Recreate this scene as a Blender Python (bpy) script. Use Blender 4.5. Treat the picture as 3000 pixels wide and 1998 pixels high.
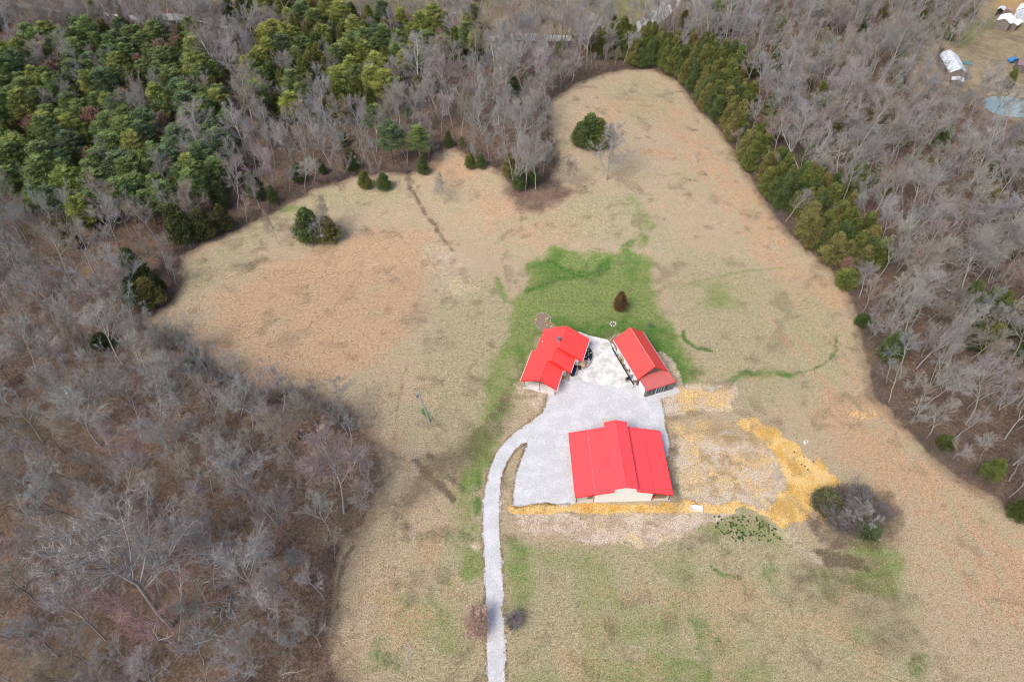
import bpy, bmesh, math, random
import numpy as np
from mathutils import Vector, Matrix
R = math.radians
scene = bpy.context.scene
for o in list(bpy.data.objects): bpy.data.objects.remove(o)
col = scene.collection

# ------------------------------------------------------------ camera, sky, sun, exposure
CAM_H, FOC, PITCH, ROLL = 110.0, 2009.0, 0.844, 0.009
cd = bpy.data.cameras.new('camera'); cam = bpy.data.objects.new('camera', cd); col.objects.link(cam)
cd.sensor_width = 36.0; cd.lens = FOC / 3000 * 36; cd.clip_end = 8000; cd.clip_start = 0.5
cam.matrix_world = Matrix.Translation((0, 0, CAM_H)) @ Matrix.Rotation(math.pi/2 - PITCH, 4, 'X') @ Matrix.Rotation(ROLL, 4, 'Z')
scene.camera = cam
SUN_EL, SUN_AZ = 50, 222      # thin overcast: a soft light from behind the drone's left
w = bpy.data.worlds.new("World"); scene.world = w; w.use_nodes = True
wn = w.node_tree.nodes; wl = w.node_tree.links
sky = wn.new('ShaderNodeTexSky'); sky.sky_type = 'NISHITA'; sky.sun_disc = False
sky.sun_elevation = R(SUN_EL); sky.sun_rotation = R(SUN_AZ); sky.dust_density = 3.0; sky.air_density = 0.8
wl.new(sky.outputs[0], wn['Background'].inputs[0]); wn['Background'].inputs[1].default_value = 0.12
sd = bpy.data.lights.new('sun', 'SUN'); sun = bpy.data.objects.new('sun', sd); col.objects.link(sun)
sd.energy = 1.5; sd.angle = R(26); sd.color = (1.0, 0.93, 0.84)
a = R(SUN_AZ); dv = Vector((math.sin(a)*math.cos(R(SUN_EL)), math.cos(a)*math.cos(R(SUN_EL)), math.sin(R(SUN_EL))))
sun.rotation_euler = dv.to_track_quat('Z', 'Y').to_euler()
vs = scene.view_settings; vs.view_transform = 'Standard'; vs.look = 'None'; vs.gamma = 1; vs.use_curve_mapping = False
vs.exposure = 1.0
scene.cycles.filter_width = 1.1; scene.cycles.max_bounces = 6; scene.cycles.diffuse_bounces = 3

# ------------------------------------------------------------ survey: picture position -> place on the land
def ray(px, py):
    a = px - 1500; b = py - 999; c, s = math.cos(ROLL), math.sin(ROLL)
    a, b = a*c + b*s, -a*s + b*c
    x = a/FOC; u = -b/FOC
    return x, math.cos(PITCH) + math.sin(PITCH)*u, -math.sin(PITCH) + math.cos(PITCH)*u
def bp(px, py, z=0.0):
    x, y, k = ray(px, py); t = (z - CAM_H)/k
    return x*t, y*t
def proj(x, y, z):
    z = z - CAM_H
    d = y*math.cos(PITCH) - z*math.sin(PITCH); u = y*math.sin(PITCH) + z*math.cos(PITCH)
    a = x/d*FOC; b = -u/d*FOC; c, s = math.cos(ROLL), math.sin(ROLL)
    return 1500 + a*c - b*s, 999 + a*s + b*c
K = 3000/2354.0
def VP(pts, z=0.0): return np.array([bp(x*K, y*K, z) for x, y in pts])     # polygon traced on the flat
def sdist(P, poly, closed=True):
    """distance to polygon (negative inside) / polyline"""
    P = np.atleast_2d(P); A = poly; B = np.roll(poly, -1, 0)
    if not closed: A = poly[:-1]; B = poly[1:]
    D = np.full(len(P), 1e9); ins = np.zeros(len(P), bool)
    for (ax, ay), (bx, by) in zip(A, B):
        ex, ey = bx-ax, by-ay; L = ex*ex+ey*ey+1e-9
        t = np.clip(((P[:,0]-ax)*ex+(P[:,1]-ay)*ey)/L, 0, 1)
        d = (P[:,0]-ax-t*ex)**2+(P[:,1]-ay-t*ey)**2; D = np.minimum(D, d)
        if closed:
            c = ((ay > P[:,1]) != (by > P[:,1])) & (P[:,0] < (bx-ax)*(P[:,1]-ay)/(by-ay+1e-12)+ax)
            ins ^= c
    D = np.sqrt(D)
    return np.where(ins, -D, D) if closed else D
def sst(e0, e1, x):
    t = np.clip((x-e0)/(e1-e0), 0, 1); return t*t*(3-2*t)
CLEAR = VP([(800,1760),(790,1568),(762,1480),(770,1380),(778,1300),(800,1240),(850,1195),(880,1110),(868,1020),(800,940),(700,900),(600,895),(520,860),(450,800),(400,770),(332,742),(400,690),(428,640),(412,590),(480,550),(560,515),(630,480),(720,430),(820,405),(890,398),(935,402),(985,392),(1000,360),(1040,347),(1090,375),(1150,405),(1185,455),(1260,445),(1285,380),(1262,300),(1268,240),(1320,200),(1380,172),(1440,157),(1500,153),(1560,180),(1600,240),(1650,290),(1700,370),(1760,470),(1820,550),(1900,610),(1950,680),(1975,760),(1992,850),(2006,920),(2060,960),(2130,1040),(2200,1100),(2290,1150),(2370,1200),(2500,1300),(2400,1760)])
FARF = VP([(420,-80),(460,5),(900,20),(1120,60),(1180,75),(1440,82),(1452,95),(1480,60),(1510,-10),(1560,20),(1640,50),(1600,-80)], -4.5)
FARM = VP([(2050,130),(2140,90),(2230,20),(2300,-60),(2480,-60),(2500,320),(2400,300),(2310,290),(2250,275),(2230,215),(2140,225),(2060,190)], -4.5)
CREEK = np.array([bp(x*K, y*K, -5.0) for x, y in [(-120,0),(60,18),(200,28),(300,40),(430,50),(560,64),(800,78),(1000,86),(1170,90),(1300,93),(1440,98),(1475,85),(1495,55),(1515,25),(1560,-5),(1640,-50)]])
POND_C = np.array(bp(2320*K, 246*K, -4.5)); POND_R = (9.6, 7.6)
def terr_np(P):
    P = np.atleast_2d(P); d = sdist(P, CLEAR)
    x, y = P[:,0], P[:,1]
    h = -4.5*sst(2, 60, d)
    far = sst(112, 150, y)
    h += far*0.7*(np.sin(x*.05+1.3)+np.sin(y*.045+x*.02))
    h += .45*sst(0, 25, d)*(np.sin(x*.21+y*.13)+np.sin(x*.09-y*.17+2))
    q = sdist(P, CREEK, False)
    h -= 1.3*(1-sst(1.2, 6, q))
    e = np.sqrt(((x-POND_C[0])/POND_R[0])**2+((y-POND_C[1])/POND_R[1])**2)
    m = 1-sst(1.0, 1.9, e); h = h*(1-m) + (-4.2)*m - .8*(1-sst(.6, 1.05, e))
    return h
def terr(x, y): return float(terr_np([[x, y]])[0])
def at(px, py, lift=0.0):
    z = 0.0
    for _ in range(7):
        x, y = bp(px, py, z+lift); z = .3*z + .7*terr(x, y)
    x, y = bp(px, py, z+lift)
    return Vector((x, y, terr(x, y)+lift))
def atV(vx, vy, lift=0.0): return at(vx*K, vy*K, lift)
def height_to(base, py):
    lo, hi = 0.3, 40.0
    for _ in range(30):
        m = (lo+hi)/2
        if proj(base.x, base.y, base.z+m)[1] > py: lo = m
        else: hi = m
    return lo

# ------------------------------------------------------------ helpers
def tag(o, label=None, cat=None, group=None, kind=None):
    if label: o['label'] = label
    if cat: o['category'] = cat
    if group: o['group'] = group
    if kind: o['kind'] = kind
    return o
def empty(name, loc, rz, label, cat, group=None):
    o = bpy.data.objects.new(name, None); col.objects.link(o)
    o.location = loc; o.rotation_euler = (0, 0, rz); o.empty_display_size = .3
    return tag(o, label, cat, group)
class MB:
    def __init__(s): s.v = []; s.f = []
    def face(s, pts):
        n = len(s.v); s.v += [tuple(p) for p in pts]; s.f.append(tuple(range(n, n+len(pts))))
    def box(s, x0, x1, y0, y1, z0, z1, M=None):
        c = [(x, y, z) for z in (z0, z1) for x, y in ((x0,y0),(x1,y0),(x1,y1),(x0,y1))]
        if M is not None: c = [tuple(M @ Vector(p)) for p in c]
        n = len(s.v); s.v += c
        for q in ((3,2,1,0),(4,5,6,7),(0,1,5,4),(1,2,6,5),(2,3,7,6),(3,0,4,7)): s.f.append(tuple(n+i for i in q))
        return s
    def tube(s, pts, rad, k=5):
        pts = [Vector(p) for p in pts]; n0 = len(s.v)
        for i, p in enumerate(pts):
            d = (pts[min(i+1, len(pts)-1)]-pts[max(i-1, 0)]).normalized()
            u = d.cross(Vector((0,0,1)) if abs(d.z) < .9 else Vector((1,0,0))).normalized(); v = d.cross(u)
            r = rad[i] if isinstance(rad, (list, tuple)) else rad
            for j in range(k):
                a = 2*math.pi*j/k; s.v.append(tuple(p+u*(r*math.cos(a))+v*(r*math.sin(a))))
        for i in range(len(pts)-1):
            for j in range(k):
                a = n0+i*k+j; b = n0+i*k+(j+1) % k; s.f.append((a, b, b+k, a+k))
        s.f.append(tuple(n0+j for j in range(k))[::-1]); m = n0+(len(pts)-1)*k; s.f.append(tuple(m+j for j in range(k)))
        return s
    def prism(s, poly, axis_a, axis_b, ax='y'):
        """polygon in the cross plane extruded from a to b: ax 'y' -> poly is (x,z)"""
        def P(p, t): return (p[0], t, p[1]) if ax == 'y' else ((t, p[0], p[1]) if ax == 'x' else (p[0], p[1], t))
        n = len(s.v); m = len(poly)
        s.v += [P(p, axis_a) for p in poly]+[P(p, axis_b) for p in poly]
        s.f.append(tuple(n+i for i in range(m))); s.f.append(tuple(n+m+i for i in range(m))[::-1])
        for i in range(m): j = (i+1) % m; s.f.append((n+i, n+m+i, n+m+j, n+j))
        return s
    def slab(s, quad, t):
        """quad of 4 points thickened downward along its normal"""
        q = [Vector(p) for p in quad]; nrm = (q[1]-q[0]).cross(q[3]-q[0]).normalized()
        if nrm.z < 0: nrm = -nrm
        lo = [p-nrm*t for p in q]; n = len(s.v); s.v += [tuple(p) for p in q+lo]
        s.f += [(n,n+1,n+2,n+3),(n+7,n+6,n+5,n+4)]
        for i in range(4): j = (i+1) % 4; s.f.append((n+i, n+4+i, n+4+j, n+j))
        return s
    def build(s, name, m, parent=None, smooth=False):
        me = bpy.data.meshes.new(name); me.from_pydata(s.v, [], s.f); me.materials.append(m)
        if not smooth:
            bm = bmesh.new(); bm.from_mesh(me); bmesh.ops.recalc_face_normals(bm, faces=bm.faces); bm.to_mesh(me); bm.free()
        o = bpy.data.objects.new(name, me); col.objects.link(o)
        if parent: o.parent = parent
        return o

class NT:
    def __init__(s, name):
        s.m = bpy.data.materials.new(name); s.m.use_nodes = True; s.t = s.m.node_tree; s.n = s.t.nodes; s.b = s.n['Principled BSDF']
        s.geo = s.n.new('ShaderNodeNewGeometry'); s.oi = s.n.new('ShaderNodeObjectInfo')
    def link(s, a, b): s.t.links.new(a, b)
    def val(s, x, sock):
        if isinstance(x, (int, float)): sock.default_value = x
        elif isinstance(x, tuple): sock.default_value = x if len(x) == 4 else (*x, 1)
        else: s.link(x, sock)
    def noise(s, scale, detail=3, rough=.6, vec=None, stretch=None):
        n = s.n.new('ShaderNodeTexNoise'); n.inputs['Scale'].default_value = scale; n.inputs['Detail'].default_value = detail; n.inputs['Roughness'].default_value = rough
        v = vec if vec is not None else s.geo.outputs['Position']
        if stretch:
            mp = s.n.new('ShaderNodeMapping'); mp.inputs['Rotation'].default_value = (0, 0, stretch[1]); mp.inputs['Scale'].default_value = (stretch[0], 1, 1); s.link(v, mp.inputs[0]); v = mp.outputs[0]
        s.link(v, n.inputs['Vector']); return n.outputs['Fac']
    def math(s, op, a, b=0.0, c=0.0, clamp=False):
        n = s.n.new('ShaderNodeMath'); n.operation = op; n.use_clamp = clamp
        s.val(a, n.inputs[0]); s.val(b, n.inputs[1]); s.val(c, n.inputs[2]); return n.outputs[0]
    def step(s, x, lo, hi):
        n = s.n.new('ShaderNodeMapRange'); n.interpolation_type = 'SMOOTHSTEP'; s.val(x, n.inputs[0]); n.inputs[1].default_value = lo; n.inputs[2].default_value = hi; return n.outputs[0]
    def mix(s, f, a, b, mode='MIX'):
        n = s.n.new('ShaderNodeMix'); n.data_type = 'RGBA'; n.blend_type = mode
        s.val(f, n.inputs[0]); s.val(a, n.inputs[6]); s.val(b, n.inputs[7]); return n.outputs[2]
    def scale(s, c, k):      # colour * scalar
        n = s.n.new('ShaderNodeVectorMath'); n.operation = 'SCALE'; s.val(c, n.inputs[0]) if not isinstance(c, tuple) else setattr(n.inputs[0], 'default_value', c[:3]); s.val(k, n.inputs['Scale']); return n.outputs[0]
    def bump(s, h, dist, strength=1.0):
        n = s.n.new('ShaderNodeBump'); n.inputs['Distance'].default_value = dist; n.inputs['Strength'].default_value = strength; s.link(h, n.inputs['Height']); s.link(n.outputs[0], s.b.inputs['Normal'])
    def out(s, c, rough=.9, spec=.2, metal=0.0):
        s.val(c, s.b.inputs['Base Color']); s.val(rough, s.b.inputs['Roughness']); s.b.inputs['Specular IOR Level'].default_value = spec; s.b.inputs['Metallic'].default_value = metal
        return s.m
def simple(name, c, rough=.8, var=.2, sc=3.0, spec=.3, c2=None, metal=0.0, bump=0.0):
    t = NT(name); n = t.noise(sc, 5, .65); k = t.math('MULTIPLY_ADD', n, 2*var, 1-var)
    base = t.mix(t.step(n, .4, .62), c, c2) if c2 else c
    if bump: t.bump(n, bump)
    return t.out(t.scale(base, k), rough, spec, metal)
M = {}
# --- the land
t = NT('land'); P = t.geo.outputs['Position']
def attr(name):
    n = t.n.new('ShaderNodeAttribute'); n.attribute_name = name; sp = t.n.new('ShaderNodeSeparateColor'); t.link(n.outputs['Color'], sp.inputs[0])
    return sp.outputs[0], sp.outputs[1], sp.outputs[2], n.outputs['Alpha']
litter, olive, green, deep = attr('cover_a'); yellow, straw, mud, orange = attr('cover_b')
nL = t.noise(.045, 4, .6); nM = t.noise(.33, 5, .65); nS = t.noise(1.5, 5, .75); nG = t.noise(4.2, 4, .9); nB = t.noise(.12, 5, .7)
edge = t.math('SUBTRACT', t.math('ADD', t.math('MULTIPLY', nM, .45), t.math('MULTIPLY', nS, .55)), .5)
def wgt(a, k=1.4, soft=.28): return t.step(t.math('ADD', a, t.math('MULTIPLY', edge, k)), .5-soft, .5+soft)
nV = t.noise(.8, 3, .7, stretch=(.5, 1.35)); nV2 = t.noise(1.1, 3, .7, stretch=(.5, .12))
strk = t.math('ADD', t.math('MULTIPLY', nV, .5), t.math('MULTIPLY', nV2, .5))
base = t.mix(t.step(t.math('MULTIPLY_ADD', strk, .5, t.math('MULTIPLY', nS, .5)), .33, .67), (.355,.27,.17), (.43,.345,.235))
base = t.mix(t.step(nB, .42, .62), base, (.375,.31,.195))
base = t.mix(t.math('MULTIPLY', wgt(orange, 1.2, .4), .92), base, t.mix(t.step(nS, .35, .65), (.395,.25,.145), (.46,.325,.21)))
ol = t.mix(t.step(nS, .3, .7), (.265,.24,.13), (.39,.345,.215))
base = t.mix(t.math('MULTIPLY', wgt(olive, 1.8, .4), .85), base, ol)
gr = t.mix(t.step(nS, .34, .68), (.125,.19,.045), (.235,.265,.10))
base = t.mix(wgt(green, 1.7, .4), base, gr)
base = t.mix(wgt(deep, 2.6, .36), base, t.mix(t.step(nS, .35, .65), (.045,.125,.02), (.10,.185,.04)))
st = t.mix(t.step(nM, .4, .6), (.54,.45,.35), (.40,.32,.23)); st = t.mix(t.step(nS, .6, .76), st, (.24,.20,.13))
nD = t.noise(.9, 6, .75); st = t.mix(t.step(nD, .59, .72), st, (.24,.20,.12)); st = t.mix(t.step(nB, .5, .64), st, (.56,.45,.27))
base = t.mix(wgt(straw, 2.2, .26), base, st)
ye = t.mix(t.step(nM, .35, .6), (.54,.32,.08), (.68,.46,.19)); ye = t.mix(t.step(nS, .68, .84), ye, (.42,.24,.07))
base = t.mix(wgt(yellow, 1.7, .2), base, ye)
base = t.mix(t.math('MULTIPLY', wgt(mud, 1.6, .3), .85), base, (.10,.078,.05))
lt = t.mix(t.step(nS, .35, .65), (.10,.066,.048), (.19,.135,.10)); lt = t.mix(t.step(nB, .5, .68), lt, (.175,.125,.085)); lt = t.mix(t.step(nL, .55, .7), lt, (.13,.105,.065))
sp_ = t.noise(1.9, 3, .9)
base = t.mix(t.math('MULTIPLY', t.step(t.math('MULTIPLY_ADD', orange, .14, sp_), .64, .70), .75), base, (.44,.29,.17))
base = t.mix(wgt(litter, 1.5, .34), base, lt)
g = t.math('MULTIPLY_ADD', t.step(nG, .34, .66), .95, .52)
g = t.math('MULTIPLY', g, t.math('MULTIPLY_ADD', nS, .5, .75))
base = t.scale(base, g)
t.bump(t.math('ADD', nG, nS), .12); M['land'] = t.out(base, .95, .1)
# --- gravel
t = NT('gravel'); n1 = t.noise(4, 5, .9); n2 = t.noise(.35, 5, .7); n3 = t.noise(1.6, 4, .7)
c = t.mix(t.step(n2, .4, .65), (.475,.475,.48), (.56,.56,.565)); c = t.mix(t.math('MULTIPLY', t.step(n3, .64, .78), .35), c, (.28,.27,.25))
t.bump(n1, .05); M['gravel'] = t.out(t.scale(c, t.math('MULTIPLY_ADD', t.step(n1, .3, .7), .62, .68)), .95, .15)
t = NT('concrete'); n1 = t.noise(.45, 6, .7); n2 = t.noise(2.2, 5, .7); n3 = t.noise(9, 3, .7)
c = t.mix(t.step(n1, .35, .6), (.43,.415,.375), (.66,.65,.62)); c = t.mix(t.math('MULTIPLY', t.step(n2, .56, .72), .6), c, (.25,.235,.21))
M['concrete'] = t.out(t.scale(c, t.math('MULTIPLY_ADD', n3, .3, .85)), .85, .3)
M['slab'] = simple('pad concrete', (.47,.45,.38), .85, .12, 1.5)
# --- buildings
def roofmat(name, c, rough, wear=None):
    t = NT(name); n = t.noise(.5, 4, .6); n2 = t.noise(1.2, 5, .7, stretch=(6, 0))
    b = t.scale(c, t.math('MULTIPLY', t.math('MULTIPLY_ADD', n, .22, .89), t.math('MULTIPLY_ADD', n2, .24, .88)))
    b = t.mix(t.math('MULTIPLY', t.step(n2, .6, .8), .18), b, (.42,.10,.09))
    if wear: b = t.mix(t.math('MULTIPLY', t.step(n2, .4, .7), .6), b, wear)
    return t.out(b, rough, .5)
M['red'] = roofmat('red painted metal', (.80,.072,.078), .36)
M['redb'] = roofmat('orange red painted metal', (.80,.066,.056), .38)
M['fadedred'] = roofmat('faded red metal', (.48,.11,.10), .45, (.36,.17,.15))
M['redtrim'] = simple('red trim', (.62,.025,.02), .4, .05)
M['white'] = simple('white siding', (.70,.70,.66), .6, .05, 1.0)
M['whitedoor'] = simple('white door paint', (.62,.66,.72), .45, .05, 1.0)
M['wood'] = simple('weathered board', (.20,.165,.14), .85, .35, 2.0, c2=(.13,.11,.10))
M['brownboard'] = simple('brown board', (.27,.145,.07), .8, .35, 3.0, c2=(.17,.10,.06))
M['timber'] = simple('pale timber', (.46,.36,.24), .8, .2, 3.0)
M['steel'] = simple('grey steel', (.32,.33,.35), .4, .1, 2.0, metal=.6, spec=.5)
M['postgrey'] = simple('grey post', (.13,.12,.11), .7, .15)
M['dark'] = simple('dark rubber', (.02,.021,.026), .6, .2)
M['navy'] = simple('dark blue cloth', (.018,.022,.05), .8, .2)
M['glass'] = NT('window glass').out((.02,.03,.035), .08, .6)
M['galv'] = simple('galvanised roof', (.42,.46,.52), .4, .15, 1.2, spec=.5, c2=(.62,.66,.72))
M['snowroof'] = simple('white roof sheet', (.78,.80,.84), .45, .05, 1.0)
M['rust'] = simple('rusty sheet', (.30,.13,.07), .8, .3, 2.0, c2=(.40,.34,.30))
M['purplebrown'] = simple('brown shingle', (.20,.14,.15), .85, .2, 2.0)
M['teal'] = simple('teal sheet', (.09,.20,.19), .7, .1)
M['blue'] = simple('blue plastic', (.04,.18,.42), .5, .1)
M['redpaint'] = simple('red machine paint', (.45,.03,.04), .5, .2)
M['stone'] = simple('garden stone', (.26,.22,.18), .9, .3, 2.5, c2=(.36,.32,.27))
M['flag'] = simple('sandy flagstone', (.38,.31,.19), .85, .25, 2.5)
M['mulch'] = simple('black mulch', (.022,.025,.038), .95, .4, 9.0, bump=.03)
M['bedsoil'] = simple('brown bed mulch', (.23,.16,.12), .95, .4, 7.0, bump=.03)
M['cream'] = simple('cream tub', (.66,.64,.57), .5, .25, 2.0)
M['bin'] = simple('brown cardboard', (.22,.13,.065), .85, .15, 3.0)
# --- water
def water(name, c, rough):
    t = NT(name); n = t.noise(.8, 4, .6); t.bump(t.noise(2.5, 3, .6), .03)
    return t.out(t.scale(c, t.math('MULTIPLY_ADD', n, .4, .8)), rough, .6)
M['pond'] = water('pond water', (.26,.35,.35), .2)
M['creek'] = water('muddy creek water', (.42,.41,.36), .3)
# --- plants: the object's own colour is the species tint
def plantmat(name, lo, hi, nsc, trans=0.0):
    t = NT(name); at_ = t.n.new('ShaderNodeAttribute'); at_.attribute_name = 'tone'
    n = t.noise(nsc, 3, .6)
    k = t.math('MULTIPLY', t.math('MULTIPLY_ADD', at_.outputs['Fac'], hi-lo, lo), t.math('MULTIPLY_ADD', n, .5, .75))
    return t.out(t.scale(t.oi.outputs['Color'], k), .85, .15)
M['bark'] = plantmat('bark', .75, 1.25, 1.5)
M['twig'] = plantmat('twigs', .7, 1.3, .6)
M['leaf'] = plantmat('foliage', .45, 1.55, .5)

# ------------------------------------------------------------ land
def axis(segs):
    out = [segs[0][0]]
    for a, b, s in segs:
        n = max(1, int(round((b-a)/s))); out += [a+(b-a)*(i+1)/n for i in range(n)]
    return np.array(out)
xs = axis([(-3000,-600,400),(-600,-240,30),(-240,-85,1.3),(-85,85,.5),(85,240,1.3),(240,600,30),(600,3000,400)])
ys = axis([(-2500,-200,300),(-200,15,12),(15,135,.5),(135,300,1.0),(300,600,25),(600,4500,400)])
X, Y = np.meshgrid(xs, ys); G = np.stack([X.ravel(), Y.ravel()], 1)
H = terr_np(G)
NRG = np.random.default_rng(99); NTAB = NRG.random((256, 256))
def vnoise(Pt, sc, sd=0):
    u, v = Pt[:,0]*sc+sd*17.3+500, Pt[:,1]*sc+sd*9.1+500; i, j = np.floor(u).astype(int), np.floor(v).astype(int); fu, fv = u-i, v-j
    fu = fu*fu*(3-2*fu); fv = fv*fv*(3-2*fv); T_ = lambda a, b: NTAB[a % 256, b % 256]
    return (T_(i,j)*(1-fu)+T_(i+1,j)*fu)*(1-fv)+(T_(i,j+1)*(1-fu)+T_(i+1,j+1)*fu)*fv
def fbm(Pt, sc, sd=0, o=4): return sum(vnoise(Pt, sc*2**k, sd+k)*.5**k for k in range(o))/sum(.5**k for k in range(o))
WA = np.stack([fbm(G, .22, 1)-.5, fbm(G, .22, 7)-.5], 1); WB = np.stack([fbm(G, .9, 3, 3)-.5, fbm(G, .9, 5, 3)-.5], 1)
GW = G+WA*4.2+WB*1.5; GN = G+WA*.9+WB*.8; PA = fbm(G, .35, 11, 4); PB = fbm(G, .8, 13, 3)
def soft(poly, s=1.5, shift=0.0, P_=None): return 1-sst(-s, s, sdist(GW if P_ is None else P_, VP(poly))+shift)
def stroke(pts, wdt, amt=1.0, s=.6):
    d_ = sdist(GW if wdt > 1.4 else GN, VP(pts), False); loc = wdt*(.45+1.1*PA)
    return amt*(1-sst(loc-s, loc+s, d_))*(.62+.7*PB)
mx = np.maximum
dC = sdist(G+WA*1.6+WB*1.0, CLEAR)
lit = sst(-1.2, 1.6, dC)
lit = lit*(1-.95*(1-sst(-8, 8, sdist(G, FARF))))*(1-.62*(1-sst(-6, 6, sdist(G, FARM))))
lit = mx(lit, .75*soft([(1150,430),(1290,420),(1320,455),(1250,500),(1180,485)], 3.0)); lit = mx(lit, .55*(1-sst(-6, 2.5, -dC))*0+.5*(1-sst(0, 3.5, -dC)))
lit = mx(lit, stroke([(790,1568),(770,1440),(790,1290),(860,1210),(900,1140)], 4.0, .36, 4.0))
lit = mx(lit, stroke([(1290,250),(1270,330),(1300,420),(1340,440)], 2.0, .38, 2))
lit = mx(lit, stroke([(700,900),(830,960),(890,1060),(900,1120)], 3.5, .34, 3.5))
cre = sdist(G, CREEK, False)
far = 1-sst(-6, 6, sdist(G, FARF))
oliv = mx(soft([(1165,1230),(1300,1250),(1560,1240),(1700,1215),(1900,1240),(2080,1250),(2150,1568),(2150,1700),(1165,1700)], 3), .72*far)
oliv = mx(oliv, .8*soft([(1480,470),(1560,560),(1720,600),(1900,700),(1960,830),(1880,920),(1700,960),(1600,880),(1540,700)], 6))
oliv = mx(oliv, .8*soft([(900,1568),(920,1480),(1000,1300),(1040,1180),(1115,1150),(1118,1700),(900,1700)], 2))
oliv = mx(oliv, .85*soft([(1010,620),(1120,640),(1200,700),(1180,880),(1110,1060),(980,1070),(930,950),(990,800)], 5))
oliv = mx(oliv, .75*soft([(1380,190),(1480,165),(1560,215),(1540,290),(1420,270)], 5))
oliv = mx(oliv, .75*soft([(420,620),(560,520),(740,430),(930,410),(940,450),(800,480),(640,520),(500,640),(430,690)], 3))
oliv = mx(oliv, .8*(1-sst(-6, 6, sdist(G, FARM))))
oliv = mx(oliv, .65*soft([(1290,460),(1480,420),(1500,560),(1300,560),(1150,520)], 5))
gre = soft([(1205,680),(1215,620),(1265,562),(1330,585),(1420,575),(1450,555),(1490,590),(1510,700),(1560,790),(1620,860),(1580,905),(1540,895),(1440,765),(1240,775),(1205,830),(1180,920),(1150,1010),(1118,1070),(1085,1170),(1060,1230),(1050,1150),(1075,1010),(1110,900),(1150,800),(1180,720)], 2.2)
gre = mx(gre, .62*soft([(1150,1240),(1260,1250),(1240,1380),(1180,1450),(1160,1350)], 3))
gre = mx(gre, stroke([(1068,1150),(1098,1220),(1098,1300)], 2.2, .66, 2)); gre = mx(gre, stroke([(1450,460),(1480,520),(1470,560)], 1.8, .6, 1.5))
gre = mx(gre, stroke([(645,472),(690,470)], 1.2, .85, 1)); gre = mx(gre, .6*soft([(1600,650),(1680,640),(1700,720),(1630,730)], 3))
gre = mx(gre, stroke([(2000,330),(2040,350)], 3, 1, 1)); gre = mx(gre, .8*soft([(2230,30),(2300,5),(2330,20),(2260,60),(2210,110)], 2))
gre = mx(gre, .8*soft([(2240,190),(2290,200),(2270,225),(2220,215)], 2)); gre = mx(gre, .62*far*sst(0, .4, np.sin(G[:,0]*.06+2)*np.cos(G[:,1]*.08)))
gre = mx(gre, stroke([(1640,1210),(1700,1190),(1780,1230),(1720,1220)], 2.6, .62, 2)); gre = mx(gre, stroke([(1400,1560),(1500,1530),(1600,1560)], 2.5, .6, 2))
gre = mx(gre, stroke([(1960,1260),(2060,1290),(2000,1340)], 3.0, .7, 2.5)); gre = mx(gre, stroke([(1560,660),(1700,625),(1800,615)], .5, .55)); gre = mx(gre, stroke([(1480,412),(1610,398)], .4, .6))
gre = mx(gre, stroke([(1140,640),(1165,690),(1195,700),(1200,680)], 1.0, .75, .8))
dee = stroke([(1265,600),(1290,618),(1325,632),(1375,628),(1400,600)], 1.3, .85, 1.2)
dee = mx(dee, stroke([(1215,668),(1290,640),(1350,634),(1405,615)], .7, .9)); dee = mx(dee, stroke([(1285,755),(1360,765),(1440,752),(1500,775)], 3.2, .78, 2.5))
dee = mx(dee, stroke([(1440,745),(1500,780),(1540,820),(1570,870),(1560,895)], 1.6, .78, 1.5)); dee = mx(dee, stroke([(1568,760),(1572,780),(1600,802),(1632,808)], .5, 1, .4))
dee = mx(dee, stroke([(1690,872),(1750,862),(1810,862)], 1.5, .72, 1.4)); dee = mx(dee, stroke([(1810,862),(1870,848),(1905,832),(1920,805),(1918,775)], .45, .6, .3))
dee = mx(dee, stroke([(1630,1300),(1655,1315),(1700,1325)], .45, .85, .3)); dee = mx(dee, .62*soft([(1220,600),(1290,575),(1300,640),(1240,680)], 2)); dee = mx(dee, stroke([(1440,560),(1455,600),(1450,640)], 1.5, .55, 1.5))
dee = mx(dee, stroke([(1190,800),(1200,850),(1170,900)], 1.3, .55, 1.3)); dee = mx(dee, stroke([(1100,1090),(1100,1180)], .9, .65, .9)); dee = mx(dee, stroke([(975,945),(985,965)], .5, .9, .5))
yel = soft([(1700,975),(1730,955),(1790,985),(1830,1010),(1860,1050),(1900,1075),(1932,1105),(1890,1125),(1862,1150),(1858,1185),(1840,1205),(1805,1222),(1765,1190),(1740,1170),(1640,1172),(1560,1172),(1560,1160),(1680,1160),(1770,1160),(1795,1130),(1800,1095),(1790,1060),(1765,1025),(1735,1005)], .8)
yel = mx(yel, stroke([(1180,1172),(1250,1170),(1330,1166),(1450,1168),(1560,1166),(1680,1168)], .85, 1, .6)); yel = mx(yel, stroke([(1900,1168),(1950,1185)], 1.6, .85, .8))
yel = mx(yel, stroke([(1960,950),(2000,958),(2020,940)], 1.2, .55, 1)); yel = mx(yel, .45*soft([(1540,960),(1640,950),(1760,1000),(1790,1060),(1770,1150),(1550,1150)], 3))
yel = mx(yel, stroke([(925,395),(930,375),(940,355),(940,340)], .9, .7, .8)); yel = mx(yel, .6*soft([(2280,-20),(2370,20),(2420,10),(2350,-60)], 2))
yel = mx(yel, stroke([(1100,70),(1180,84),(1300,88)], .6, .35)); yel = mx(yel, .52*soft([(1530,895),(1690,885),(1690,925),(1560,955)], 1.5))
stw = soft([(1535,1020),(1600,1000),(1700,1000),(1740,1010),(1780,1050),(1800,1100),(1790,1140),(1760,1158),(1640,1160),(1550,1152)], 1.0)*.9
stw = mx(stw, soft([(1172,1172),(1300,1180),(1500,1176),(1650,1170),(1700,1180),(1600,1212),(1560,1240),(1460,1252),(1330,1240),(1200,1215)], 1.0))
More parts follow.
